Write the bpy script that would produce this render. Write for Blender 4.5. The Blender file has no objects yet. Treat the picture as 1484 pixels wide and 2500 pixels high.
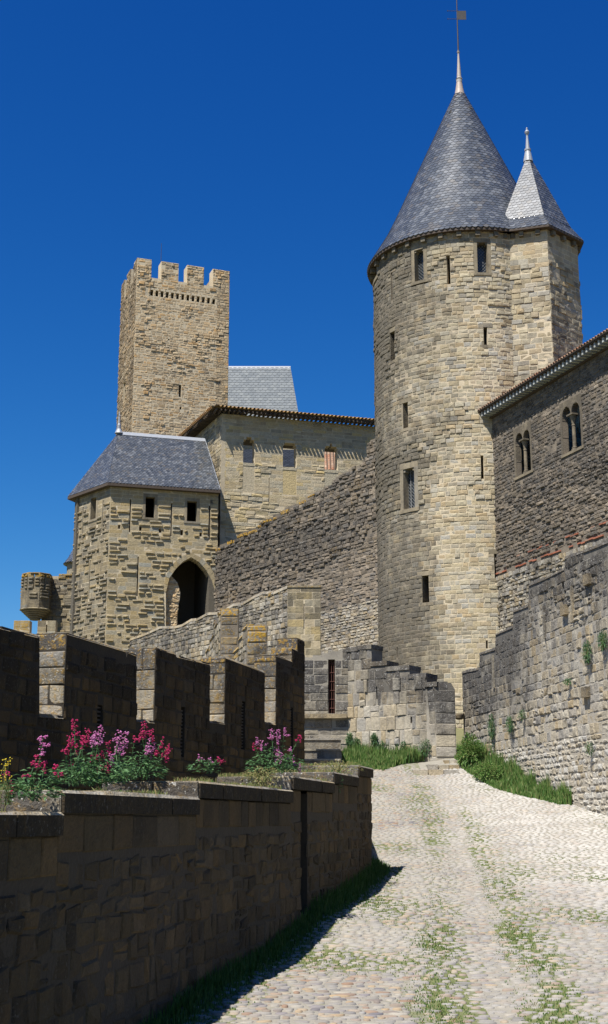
import bpy, math, random
from mathutils import Vector
R = math.radians
rnd = random.Random(7)
scene = bpy.context.scene
COL = scene.collection

# ---------------------------------------------------------------- camera model (eye at the world origin, looking +Y, pitched up)
PITCH = R(13.4)
FPX, CX, CY = 3152.0, 742.0, 1250.0
CP, SP = math.cos(PITCH), math.sin(PITCH)
def ray(x, y):
    """survey sighting: direction ratios X/Y and Z/Y of the line of sight"""
    u = (x - CX) / FPX; v = (CY - y) / FPX
    den = CP - v * SP
    return u / den, (SP + v * CP) / den
def at(x, y, Y):
    k, m = ray(x, y)
    return Vector((k * Y, Y, m * Y))

# ---------------------------------------------------------------- object helpers
def tag(o, label=None, cat=None, group=None, kind=None):
    if label: o['label'] = label
    if cat: o['category'] = cat
    if group: o['group'] = group
    if kind: o['kind'] = kind
    return o
def thing(name, label, cat, loc=(0, 0, 0), group=None):
    o = bpy.data.objects.new(name, None); COL.objects.link(o)
    o.location = loc; o.empty_display_size = 0.3
    return tag(o, label, cat, group)
class MB:
    """collects faces; every face has a tone (random, grime and painted shade, lichen) and a material slot"""
    def __init__(s):
        s.v = []; s.f = []; s.t = []; s.m = []
    def face(s, pts, tone=(.5, 0, 0), m=0):
        i = len(s.v); s.v.extend(pts); s.f.append(tuple(range(i, i + len(pts)))); s.t.append(tone); s.m.append(m)
    def poly(s, verts, faces, tone=(.5, 0, 0), m=0):
        i = len(s.v); s.v.extend(verts)
        for f in faces:
            s.f.append(tuple(i + k for k in f)); s.t.append(tone); s.m.append(m)
    def box8(s, p, tone=(.5, 0, 0), m=0):
        # p: 8 points, 0-3 one side ccw, 4-7 the other
        s.poly(p, [(0, 1, 2, 3), (7, 6, 5, 4), (0, 4, 5, 1), (1, 5, 6, 2), (2, 6, 7, 3), (3, 7, 4, 0)], tone, m)
    def tube(s, path, rad, n=6, tone=(.5, 0, 0), m=0, cap=True):
        path = [Vector(p) for p in path]
        if not isinstance(rad, (list, tuple)): rad = [rad] * len(path)
        vs = []
        for i, p in enumerate(path):
            d = (path[min(i + 1, len(path) - 1)] - path[max(i - 1, 0)]).normalized()
            a = d.cross(Vector((0, 0, 1)))
            if a.length < .05: a = d.cross(Vector((1, 0, 0)))
            a.normalize(); b = d.cross(a)
            for k in range(n):
                t = 2 * math.pi * k / n
                vs.append(p + (a * math.cos(t) + b * math.sin(t)) * rad[i])
        fs = []
        for i in range(len(path) - 1):
            for k in range(n):
                fs.append((i * n + k, i * n + (k + 1) % n, (i + 1) * n + (k + 1) % n, (i + 1) * n + k))
        if cap:
            fs.append(tuple(range(n - 1, -1, -1))); fs.append(tuple((len(path) - 1) * n + k for k in range(n)))
        s.poly(vs, fs, tone, m)
    def lathe(s, c, prof, n=24, tone=(.5, 0, 0), m=0):
        # prof: (radius, z) from bottom to top round a vertical axis at c
        vs = []
        for r_, z_ in prof:
            for k in range(n):
                t = 2 * math.pi * k / n
                vs.append((c[0] + r_ * math.cos(t), c[1] + r_ * math.sin(t), c[2] + z_))
        fs = [(i * n + k, i * n + (k + 1) % n, (i + 1) * n + (k + 1) % n, (i + 1) * n + k) for i in range(len(prof) - 1) for k in range(n)]
        fs.append(tuple(range(n - 1, -1, -1))); fs.append(tuple((len(prof) - 1) * n + k for k in range(n)))
        s.poly(vs, fs, tone, m)
    def build(s, name, mats, parent=None, loc=None, smooth=False):
        if parent is not None:
            org = parent.location.copy()
            pp = parent.parent
            while pp is not None: org += pp.location; pp = pp.parent
            off = org
        else:
            off = Vector(loc) if loc is not None else Vector((0, 0, 0))
        me = bpy.data.meshes.new(name)
        ox, oy, oz = off
        me.from_pydata([(p[0] - ox, p[1] - oy, p[2] - oz) for p in s.v], [], s.f)
        if not isinstance(mats, (list, tuple)): mats = [mats]
        for m_ in mats: me.materials.append(m_)
        me.polygons.foreach_set('material_index', s.m)
        a = me.attributes.new('tone', 'FLOAT_COLOR', 'FACE')
        flat = []
        for t in s.t: flat.extend((t[0], t[1], t[2], 1.0))
        a.data.foreach_set('color', flat)
        if smooth: me.polygons.foreach_set('use_smooth', [True] * len(me.polygons))
        me.update()
        o = bpy.data.objects.new(name, me); COL.objects.link(o)
        if parent is not None: o.parent = parent
        else: o.location = off
        return o

# ---------------------------------------------------------------- wall surfaces: surf(s, z, d) -> point; d grows outward
class Flat:
    def __init__(s, P, D):
        l = math.hypot(D[0], D[1]); s.P = (P[0], P[1]); s.D = (D[0] / l, D[1] / l); s.N = (s.D[1], -s.D[0])
        s.step = 1e9
    def __call__(s, a, z, d=0.0):
        return (s.P[0] + a * s.D[0] + d * s.N[0], s.P[1] + a * s.D[1] + d * s.N[1], z)
    def px(s, x, y):
        k, m = ray(x, y)
        a = (k * s.P[1] - s.P[0]) / (s.D[0] - k * s.D[1])
        return a, m * (s.P[1] + a * s.D[1])
    def shift(s, a, d):
        p = s(a, 0, d); return Flat(p[:2], s.D)
class Cyl:
    def __init__(s, C, Rad): s.C = C; s.R = Rad; s.step = .45
    def __call__(s, a, z, d=0.0):
        t = a / s.R; r = s.R + d
        return (s.C[0] + r * math.sin(t), s.C[1] - r * math.cos(t), z)
    def px(s, x, y):
        k, m = ray(x, y)
        A = k * k + 1; B = -2 * (k * s.C[0] + s.C[1]); Cc = s.C[0] ** 2 + s.C[1] ** 2 - s.R ** 2
        disc = max(0.0, B * B - 4 * A * Cc)
        Y = (-B - math.sqrt(disc)) / (2 * A)
        return s.R * math.atan2(k * Y - s.C[0], -(Y - s.C[1])), m * Y
def pxpoly(surf, pts, dx=0, dy=0): return [surf.px(x + dx, y + dy) for x, y in pts]
def rect(s0, s1, z0, z1): return [(s0, z0), (s1, z0), (s1, z1), (s0, z1)]
def pxrect(surf, x0, y0, x1, y1):
    a, z1 = surf.px((x0 + x1) / 2, y0); _, z0 = surf.px((x0 + x1) / 2, y1)
    ym = (y0 + y1) / 2
    s0, _ = surf.px(x0, ym); s1, _ = surf.px(x1, ym)
    return rect(min(s0, s1), max(s0, s1), z0, z1)
def grow(q, e, et=None):
    et = e if et is None else et
    s0 = min(p[0] for p in q); s1 = max(p[0] for p in q); z0 = min(p[1] for p in q); z1 = max(p[1] for p in q)
    return rect(s0 - e, s1 + e, z0 - et, z1 + et)
def spans(polys, z):
    xs = []
    for poly in polys:
        n = len(poly)
        for i in range(n):
            a = poly[i]; b = poly[(i + 1) % n]
            if (a[1] <= z) != (b[1] <= z):
                xs.append(a[0] + (z - a[1]) * (b[0] - a[0]) / (b[1] - a[1]))
    xs.sort()
    return [(xs[i], xs[i + 1]) for i in range(0, len(xs) - 1, 2)]
def meet(A, B):
    out = []
    for a in A:
        for b in B:
            lo = max(a[0], b[0]); hi = min(a[1], b[1])
            if hi - lo > .01: out.append((lo, hi))
    return out
def free(outer, holes, z):
    """what is left of the outline at height z once the openings are taken out"""
    A = spans([outer], z)
    for h in holes:
        for lo, hi in spans([h], z):
            B = []
            for a in A:
                if hi <= a[0] or lo >= a[1]: B.append(a); continue
                if lo > a[0]: B.append((a[0], lo))
                if hi < a[1]: B.append((hi, a[1]))
            A = B
    return A
def core(mb, surf, outer, holes, T, dz=.12, tone=(.5, .3, 0), m=1, d0=0.0):
    zs = [p[1] for p in outer]; z = min(zs); zt = max(zs)
    pend = None; fn = callable(tone); stp = min(surf.step, .9) if fn else surf.step
    def flush(p):
        if not p: return
        za, zb, iv = p
        for lo, hi in iv:
            n = max(1, int(math.ceil((hi - lo) / stp)))
            for k in range(n):
                a = lo + (hi - lo) * k / n; b = lo + (hi - lo) * (k + 1) / n
                tv = (.5, *tone((a + b) / 2, (za + zb) / 2)) if fn else tone
                P = [surf(a, za, d0), surf(b, za, d0), surf(b, zb, d0), surf(a, zb, d0), surf(a, za, -T), surf(b, za, -T), surf(b, zb, -T), surf(a, zb, -T)]
                mb.poly(P, [(0, 1, 2, 3), (7, 6, 5, 4), (0, 4, 5, 1), (2, 6, 7, 3)] + ([(1, 5, 6, 2)] if k == n - 1 else []) + ([(3, 7, 4, 0)] if k == 0 else []), tv, m)
    while z < zt - 1e-6:
        z2 = min(z + dz, zt)
        iv = free(outer, holes, (z + z2) / 2)
        if pend and not (fn and z2 - pend[0] > .45) and len(iv) == len(pend[2]) and all(abs(a[0] - b[0]) < .012 and abs(a[1] - b[1]) < .012 for a, b in zip(iv, pend[2])):
            pend = (pend[0], z2, pend[2])
        else:
            flush(pend); pend = (z, z2, iv)
        z = z2
    flush(pend)
def stone(mb, surf, a, b, z0, z1, d, bev, jit, tone, rough=.01, slope=0.0, m=0, rr=rnd):
    j = lambda q: rr.uniform(-q, q)
    c = [(a + j(jit), z0 + j(jit)), (b + j(jit), z0 + j(jit)), (b + j(jit), z1 + j(jit)), (a + j(jit), z1 + j(jit))]
    bev = min(bev, (b - a) * .3, (z1 - z0) * .3)
    ins = [(c[0][0] + bev, c[0][1] + bev), (c[1][0] - bev, c[1][1] + bev), (c[2][0] - bev, c[2][1] - bev), (c[3][0] + bev, c[3][1] - bev)]
    V = [surf(p[0], p[1], -.015) for p in c] + [surf(p[0], p[1], d - bev * .7) for p in c] + [surf(p[0], p[1], d + j(rough)) for p in ins]
    cx = (a + b) / 2 + j((b - a) * .2); cz = (z0 + z1) / 2 + j((z1 - z0) * .2)
    V.append(surf(cx, cz, d + bev * .25 + j(rough)))
    F = [(0, 1, 5, 4), (1, 2, 6, 5), (2, 3, 7, 6), (3, 0, 4, 7), (4, 5, 9, 8), (5, 6, 10, 9), (6, 7, 11, 10), (7, 4, 8, 11), (8, 9, 12), (9, 10, 12), (10, 11, 12), (11, 8, 12)]
    mb.poly(V, F, tone, m)
def stones(mb, surf, outer, holes, h=(.25, .33), w=(.3, .6), gap=.012, prot=(0, .02), bev=.02, jit=.008, tonef=None, rough=.008, skip=0.0, zbase=None, rr=rnd, split=.0, style=None):
    """style(s, z) may override (h, w, prot, bev, rough) - only w/prot/bev/rough used inside a course"""
    z = min(p[1] for p in outer) if zbase is None else zbase
    zt = max(p[1] for p in outer)
    while z < zt - .05:
        hh = rr.uniform(*h); z1 = min(z + hh, zt)
        if zt - z1 < h[0] * .5: z1 = zt
        e = (z1 - z) * .12
        iv = meet(meet(free(outer, holes, z + e), free(outer, holes, z1 - e)), free(outer, holes, (z + z1) / 2))
        for lo, hi in iv:
            a = lo - rr.uniform(0, w[0]) * 0
            first = True
            while a < hi - .02:
                ww = rr.uniform(*w)
                if first: ww *= rr.uniform(.5, 1); first = False
                b = a + ww
                if hi - b < w[0] * .6: b = hi if hi - a < w[1] * 1.4 else (a + hi) / 2
                if b > hi: b = hi
                ps, pb, prg = prot, bev, rough
                if style:
                    st = style((a + b) / 2, (z + z1) / 2)
                    if st: ps, pb, prg = st
                tn = tonef((a + b) / 2, (z + z1) / 2) if tonef else (0, 0)
                tn = (tn[0] + (rr.uniform(-.12, .08) if rr.random() < .72 else rr.uniform(.08, .32)), tn[1])
                g = gap * rr.uniform(.6, 1.6)
                if rr.random() >= skip:
                    if split and rr.random() < split and (z1 - z) > .2 and b - a < w[1]:
                        zm = z + (z1 - z) * rr.uniform(.4, .6)
                        for q0, q1 in ((z, zm), (zm, z1)):
                            stone(mb, surf, a + g / 2, b - g / 2, q0 + g / 2, q1 - g / 2, rr.uniform(*ps), pb, jit, (rr.random(), tn[0], tn[1]), prg, rr=rr)
                    else:
                        stone(mb, surf, a + g / 2, b - g / 2, z + g / 2, z1 - g / 2, rr.uniform(*ps), pb, jit, (rr.random(), tn[0], tn[1]), prg, rr=rr)
                a = b
        z = z1
def sbox(mb, surf, s0, s1, z0, z1, d0, d1, tone=None, m=0, n=1):
    """a squared block set on a wall surface"""
    tone = tone or (rnd.random(), .45, 0)
    n = max(n, int(math.ceil((s1 - s0) / surf.step)))
    for k in range(n):
        a = s0 + (s1 - s0) * k / n; b = s0 + (s1 - s0) * (k + 1) / n
        P = [surf(a, z0, d1), surf(b, z0, d1), surf(b, z1, d1), surf(a, z1, d1), surf(a, z0, d0), surf(b, z0, d0), surf(b, z1, d0), surf(a, z1, d0)]
        mb.box8(P, tone, m)
def bound(q): return min(p[0] for p in q), max(p[0] for p in q), min(p[1] for p in q), max(p[1] for p in q)

# ---------------------------------------------------------------- materials
def newmat(name):
    m = bpy.data.materials.new(name); m.use_nodes = True
    nt = m.node_tree; nt.nodes.clear()
    out = nt.nodes.new('ShaderNodeOutputMaterial'); b = nt.nodes.new('ShaderNodeBsdfPrincipled')
    nt.links.new(b.outputs[0], out.inputs[0])
    return m, nt, b
class G:
    """small node-graph helper"""
    def __init__(s, nt): s.nt = nt; s.tc = nt.nodes.new('ShaderNodeNewGeometry').outputs['Position']
    def n(s, t): return s.nt.nodes.new(t)
    def L(s, a, b): s.nt.links.new(a, b)
    def put(s, sock, v):
        if hasattr(v, 'links') or hasattr(v, 'node'): s.L(v, sock)
        else: sock.default_value = v
    def noise(s, scale, detail=3, rough=.55, vec=None, dist=0):
        n = s.n('ShaderNodeTexNoise'); n.inputs['Scale'].default_value = scale; n.inputs['Detail'].default_value = detail
        n.inputs['Roughness'].default_value = rough; n.inputs['Distortion'].default_value = dist
        s.L(vec or s.tc, n.inputs['Vector']); return n.outputs['Fac']
    def scaled(s, v3):
        n = s.n('ShaderNodeVectorMath'); n.operation = 'MULTIPLY'; s.L(s.tc, n.inputs[0]); n.inputs[1].default_value = v3; return n.outputs[0]
    def math(s, op, a, b=0.0, clamp=False):
        n = s.n('ShaderNodeMath'); n.operation = op; n.use_clamp = clamp; s.put(n.inputs[0], a); s.put(n.inputs[1], b); return n.outputs[0]
    def rng(s, v, a, b, c=0.0, d=1.0):
        n = s.n('ShaderNodeMapRange'); s.put(n.inputs[0], v); n.inputs[1].default_value = a; n.inputs[2].default_value = b; n.inputs[3].default_value = c; n.inputs[4].default_value = d; return n.outputs[0]
    def mix(s, f, a, b, mode='MIX'):
        n = s.n('ShaderNodeMix'); n.data_type = 'RGBA'; n.blend_type = mode; n.clamp_factor = True
        s.put(n.inputs[0], f); s.put(n.inputs[6], a if not isinstance(a, tuple) else (*a[:3], 1)); s.put(n.inputs[7], b if not isinstance(b, tuple) else (*b[:3], 1)); return n.outputs[2]
    def ramp(s, v, cols, interp='LINEAR'):
        n = s.n('ShaderNodeValToRGB'); n.color_ramp.interpolation = interp
        e = n.color_ramp.elements
        while len(e) < len(cols): e.new(.5)
        for i, c in enumerate(cols):
            e[i].position = i / (len(cols) - 1) if interp != 'CONSTANT' else i / len(cols); e[i].color = (*c, 1)
        s.L(v, n.inputs[0]); return n.outputs[0]
    def bump(s, hgt, strength, dist, b):
        n = s.n('ShaderNodeBump'); n.inputs['Strength'].default_value = strength; n.inputs['Distance'].default_value = dist
        s.L(hgt, n.inputs['Height']); s.L(n.outputs[0], b.inputs['Normal'])
def stone_mat(name, cols, dark=(.045, .042, .038), speck=.5, fine=1.0, streak=.35, bump=.7, white=(.42, .41, .38)):
    m, nt, b = newmat(name); g = G(nt)
    at_ = g.n('ShaderNodeAttribute'); at_.attribute_name = 'tone'
    sep = g.n('ShaderNodeSeparateColor'); g.L(at_.outputs['Color'], sep.inputs[0])
    base = g.ramp(sep.outputs[0], cols)
    n1 = g.noise(1.3, 4, .6); n2 = g.noise(9 * fine, 4, .65); n3 = g.noise(38 * fine, 3, .6)
    v = g.math('MULTIPLY', g.rng(n2, .25, .75, .72, 1.22), g.rng(n3, .25, .75, .8, 1.18))
    cmb = g.n('ShaderNodeCombineColor'); [g.L(v, cmb.inputs[i]) for i in range(3)]
    base = g.mix(1.0, base, cmb.outputs[0], 'MULTIPLY')
    ns = g.noise(1.0, 4, .6, g.scaled((2.6, 2.6, .35)))
    gr = g.math('ADD', sep.outputs[1], g.math('MULTIPLY', g.math('SUBTRACT', n1, .5), .9))
    gr = g.math('ADD', gr, g.math('MULTIPLY', g.math('SUBTRACT', ns, .5), streak * 2))
    gr = g.math('ADD', gr, g.math('MULTIPLY', g.math('SUBTRACT', n2, .5), 1.0))
    f = g.rng(gr, .08, .78)
    base = g.mix(g.math('MULTIPLY', f, .9), base, dark)
    sp = g.math('MAXIMUM', g.rng(g.noise(26 * fine, 2, .5), .63, .69), g.math('MULTIPLY', g.rng(g.noise(7 * fine, 5, .75), .60, .66), .55))
    base = g.mix(g.math('MULTIPLY', g.math('MULTIPLY', sp, speck), g.rng(gr, .2, .7)), base, white)
    lic = g.math('MULTIPLY', sep.outputs[2], g.rng(g.math('ADD', g.noise(9, 5, .75), g.math('MULTIPLY', sep.outputs[2], .06)), .52, .60))
    lcol = g.mix(g.noise(14, 2), (.42, .20, .01), (.30, .22, .04))
    base = g.mix(lic, base, lcol)
    g.L(base, b.inputs['Base Color']); b.inputs['Roughness'].default_value = .93; b.inputs['Specular IOR Level'].default_value = .15
    hh = g.math('ADD', g.math('MULTIPLY', n2, 1.0), g.math('MULTIPLY', n3, .45))
    g.bump(hh, bump, .05, b)
    return m
def mortar_mat(name, col, dark=(.06, .055, .05)):
    m, nt, b = newmat(name); g = G(nt)
    at_ = g.n('ShaderNodeAttribute'); at_.attribute_name = 'tone'
    sep = g.n('ShaderNodeSeparateColor'); g.L(at_.outputs['Color'], sep.inputs[0])
    n1 = g.noise(1.3, 4, .6); n2 = g.noise(20, 3)
    gr = g.math('ADD', sep.outputs[1], g.math('MULTIPLY', g.math('SUBTRACT', n1, .5), .9))
    c = g.mix(n2, tuple(x * .75 for x in col), tuple(min(1, x * 1.2) for x in col))
    c = g.mix(g.math('MULTIPLY', g.rng(gr, .08, .78), .85), c, dark)
    g.L(c, b.inputs['Base Color']); b.inputs['Roughness'].default_value = .95; g.bump(n2, .5, .03, b)
    return m
def tone_mat(name, cols, rough=.6, var=.25, scale=8, bump=.2, spec=.3, metal=0.0, bscale=30):
    m, nt, b = newmat(name); g = G(nt)
    at_ = g.n('ShaderNodeAttribute'); at_.attribute_name = 'tone'
    sep = g.n('ShaderNodeSeparateColor'); g.L(at_.outputs['Color'], sep.inputs[0])
    base = g.ramp(sep.outputs[0], cols)
    v = g.rng(g.noise(scale, 4, .6), .25, .75, 1 - var, 1 + var)
    cmb = g.n('ShaderNodeCombineColor'); [g.L(v, cmb.inputs[i]) for i in range(3)]
    base = g.mix(1.0, base, cmb.outputs[0], 'MULTIPLY')
    base = g.mix(g.math('MULTIPLY', sep.outputs[2], g.rng(g.noise(5, 4, .7), .42, .55)), base, (.36, .22, .03))
    g.L(base, b.inputs['Base Color']); b.inputs['Roughness'].default_value = rough
    b.inputs['Specular IOR Level'].default_value = spec; b.inputs['Metallic'].default_value = metal
    if bump: g.bump(g.noise(bscale, 3), bump, .02, b)
    return m
M = {}
M['ochre'] = stone_mat('ochre_limestone', [(.34, .28, .18), (.40, .335, .215), (.36, .32, .24), (.41, .355, .24), (.345, .325, .275), (.39, .30, .175), (.33, .295, .225)], dark=(.085, .075, .058), speck=.25, bump=.5)
M['keep'] = stone_mat('keep_sandstone', [(.40, .29, .165), (.48, .36, .215), (.42, .335, .22), (.50, .39, .245), (.46, .29, .13)], dark=(.11, .085, .058), speck=.15, bump=.5)
M['gate'] = stone_mat('gate_sandstone', [(.33, .27, .165), (.40, .32, .185), (.31, .27, .19), (.37, .28, .14), (.30, .29, .24)], dark=(.085, .075, .06), speck=.15)
M['house'] = stone_mat('pale_ashlar', [(.40, .32, .19), (.46, .38, .25), (.38, .34, .25), (.48, .37, .18)], dark=(.09, .08, .06), speck=.1)
M['rubble'] = stone_mat('dark_rubble', [(.14, .115, .085), (.20, .165, .12), (.16, .145, .125), (.23, .185, .135), (.28, .235, .18)], dark=(.04, .036, .032), speck=.9, streak=.2)
M['fore'] = stone_mat('weathered_wall_stone', [(.29, .255, .19), (.38, .335, .255), (.31, .245, .15), (.42, .38, .30), (.28, .262, .23), (.34, .30, .235)], dark=(.045, .042, .04), speck=.8, streak=.55)
M['brown'] = stone_mat('shade_darkened_brown_stone', [(.075, .055, .030), (.105, .075, .040), (.065, .050, .032), (.125, .082, .038), (.09, .073, .05)], dark=(.022, .018, .013), speck=.12)  # dirty brown stone, darkened further to deepen the shaded wall faces
M['dressed'] = stone_mat('dressed_stone', [(.30, .255, .17), (.36, .30, .20), (.32, .29, .23)], dark=(.07, .06, .048), speck=.1, bump=.3)
M['mortar'] = mortar_mat('lime_mortar', (.50, .42, .29), (.12, .10, .075))
M['mortar_dark'] = mortar_mat('grimy_mortar', (.22, .18, .13), (.03, .028, .025))
M['mortar_grey'] = mortar_mat('weathered_mortar', (.33, .295, .235), (.05, .046, .04))
M['slate_shaded'] = tone_mat('shade_darkened_slate', [(.014, .018, .026), (.022, .027, .038)], rough=.8, spec=.1)  # darker than real slate; shade on the glimpsed roof is in the colour
M['mortar_brown'] = mortar_mat('shade_darkened_mortar', (.055, .040, .022), (.013, .011, .008))  # darkened with the stone, for the shaded faces
M['mortar_white'] = mortar_mat('pale_mortar', (.58, .53, .44))
M['slate'] = tone_mat('blue_slate', [(.042, .048, .057), (.072, .08, .09), (.055, .061, .072), (.13, .137, .146), (.066, .073, .082), (.10, .095, .088)], rough=.27, var=.25, spec=.8, bump=.04)
M['slate_pale'] = tone_mat('pale_slate', [(.085, .10, .11), (.105, .12, .13), (.13, .145, .15)], rough=.5, spec=.4)
M['lead'] = tone_mat('white_lead_flashing', [(.22, .235, .26), (.27, .285, .31)], rough=.45, var=.12, spec=.5)
M['copper'] = tone_mat('painted_finial', [(.33, .32, .30), (.33, .17, .09)], rough=.5, var=.15)
M['iron'] = tone_mat('dark_iron', [(.03, .028, .03), (.05, .045, .045)], rough=.6)
M['rust'] = tone_mat('rusty_iron', [(.10, .035, .02), (.07, .03, .025)], rough=.8)
M['wood'] = tone_mat('eave_wood', [(.06, .045, .035), (.10, .075, .05)], rough=.8)
M['palewood'] = tone_mat('rafter_ends_painted_sunlit', [(.38, .40, .38), (.28, .28, .26)], rough=.8)  # pale colour stands in for sunlight on the rafter ends
M['terracotta'] = tone_mat('terracotta_tile', [(.22, .10, .055), (.28, .16, .10), (.20, .13, .085), (.32, .22, .15)], rough=.85, var=.3)
M['brick'] = tone_mat('red_brick', [(.26, .085, .045), (.32, .12, .07), (.20, .09, .06), (.30, .19, .13)], rough=.9, var=.3)
M['glass'] = tone_mat('dark_window_glass', [(.02, .025, .03), (.03, .035, .04)], rough=.15, spec=.5, bump=0)
M['came'] = tone_mat('lead_came', [(.16, .17, .17), (.2, .2, .2)], rough=.6)
# ================================================================ SETTING
def lerp_tab(tab, x):
    if x <= tab[0][0]: return tab[0][1]
    for (a, va), (b, vb) in zip(tab, tab[1:]):
        if x <= b:
            t = (x - a) / (b - a); return va + (vb - va) * t
    return tab[-1][1]
RAMP = [(-30, -2.4), (0, -2.2), (10, -2.12), (14, -2.02), (18, -1.74), (23, -1.36), (28, -.98), (32, -.52), (36, .0), (40, .60), (43, 1.08), (45, 1.47), (45.9, 1.68), (46.8, 1.9), (47.6, 2.05), (50, 2.2), (53, 2.5), (60, 3.2), (75, 6), (90, 10)]
def ramp_x(X, Y):
    c = lerp_tab([(12, 1.9), (16, 2.15), (20, 2.55), (25, 3.1), (30, 3.5), (36, 4.0), (44, 4.3), (50, 4.2)], Y)
    w = .55
    d = abs(X - c)
    return -.07 * math.exp(-(d / w) ** 2)
def zr(X, Y):
    und = .025 * math.sin(X * 1.7 + Y * .6) + .02 * math.sin(Y * 1.3 - X * .8)
    return lerp_tab(RAMP, Y) + ramp_x(X, Y) + und * (1 if Y < 50 else 0) + (.03 * max(0, X - 3) if Y < 48 else 0)
def terz(Y): return -.55 + (Y - 10) * .048 + max(0, Y - 27) * .02

def build_ground():
    # one big sheet below everything, to the horizon
    mb = MB()
    xs = [-4000, -400, -120, -60, -30, -15, 15, 30, 60, 120, 400, 4000]
    ys = [-4000, -300, -60, -20, 0, 14, 28, 40, 50, 60, 75, 90, 120, 160, 400, 4000]
    def gz(x, y):
        z = lerp_tab(RAMP, y) - (.6 if y < 49 else .25)
        if y > 100: z = 9.4
        if abs(x) > 100: z = -3
        if y > 390 or y < -250: z = -3
        return z
    for i in range(len(xs) - 1):
        for j in range(len(ys) - 1):
            q = [(xs[i], ys[j]), (xs[i + 1], ys[j]), (xs[i + 1], ys[j + 1]), (xs[i], ys[j + 1])]
            mb.face([(x, y, gz(x, y)) for x, y in q])
    tag(mb.build('ground', tone_mat('dry_grass_ground', [(.10, .11, .045), (.16, .14, .07)], rough=.95)), kind='structure')
    # bedding of the ramp
    mb = MB(); n = .3
    Y = -6.0
    while Y < 56:
        x0, x1 = -4.6, 13.0
        X = x0
        while X < x1:
            mb.face([(X, Y, zr(X, Y) - .004), (X + n, Y, zr(X + n, Y) - .004), (X + n, Y + n, zr(X + n, Y + n) - .004), (X, Y + n, zr(X, Y + n) - .004)], (.5, min(1, grassy(X, Y)), 0))
            X += n
        Y += n
    m, nt, b = newmat('sandy_joint_soil'); g = G(nt)
    at_ = g.n('ShaderNodeAttribute'); at_.attribute_name = 'tone'
    sep = g.n('ShaderNodeSeparateColor'); g.L(at_.outputs['Color'], sep.inputs[0])
    c = g.mix(g.noise(6, 4), (.17, .155, .125), (.27, .25, .21))
    gm = g.math('ADD', g.math('MULTIPLY', sep.outputs[1], 1.1), g.math('MULTIPLY', g.math('SUBTRACT', g.noise(4, 4, .7), .5), 1.6))
    c = g.mix(g.rng(gm, .18, .5), c, g.mix(g.noise(9, 3), (.06, .085, .022), (.15, .15, .06)))
    g.L(c, b.inputs['Base Color']); b.inputs['Roughness'].default_value = .95; g.bump(g.noise(30, 3), .6, .03, b)
    tag(mb.build('ramp_bedding', m, smooth=True), kind='structure')
    return
def nwX(Y): return 1.36 - .22 * (27 - Y)       # foot line of the near wall
def rwX(Y): return 6.05 + (49.5 - Y) * .1476     # foot line of the wall on the right
def vnoise(x, y, seed=0):
    """smooth value noise for scattering"""
    def h(i, j):
        q = math.sin(i * 127.1 + j * 311.7 + seed * 74.7) * 43758.5453
        return q - math.floor(q)
    i, j = math.floor(x), math.floor(y); fx, fy = x - i, y - j
    fx = fx * fx * (3 - 2 * fx); fy = fy * fy * (3 - 2 * fy)
    return (h(i, j) * (1 - fx) + h(i + 1, j) * fx) * (1 - fy) + (h(i, j + 1) * (1 - fx) + h(i + 1, j + 1) * fx) * fy
def gutter_x(Y): return lerp_tab([(12, 1.9), (16, 2.15), (20, 2.55), (25, 3.1), (30, 3.5), (36, 4.0), (44, 4.3), (50, 4.2)], Y)
def grassy(X, Y):
    """how overgrown the joints are"""
    dx = X - gutter_x(Y)
    L = math.exp(-((dx + .62) / .36) ** 2) * lerp_tab([(13, .8), (18, 1.0), (23, .5), (28, .3), (36, .8), (44, .5)], Y)
    Rr = math.exp(-((dx - .62) / .42) ** 2) * lerp_tab([(13, .9), (20, 1.0), (24, .7), (32, .2), (50, .2)], Y)
    Cc = math.exp(-((dx - .3) / .5) ** 2) * lerp_tab([(20, 0), (24, .8), (32, .8), (36, .2), (50, .1)], Y)
    g = max(L, Rr, Cc) * (.15 + 1.05 * vnoise(X * 2.3, Y * 1.6, 5))
    g = max(g, .6 * max(0, vnoise(X * .9, Y * .5 + X * .35, 2) - .33) * 1.7)
    if Y < 28: g = max(g, .9 * math.exp(-(max(0, X - nwX(Y)) / .55) ** 2))
    if abs(dx) < .22: g *= .15
    if X > 4.5 and Y > 26: g *= .4
    return g
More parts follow.
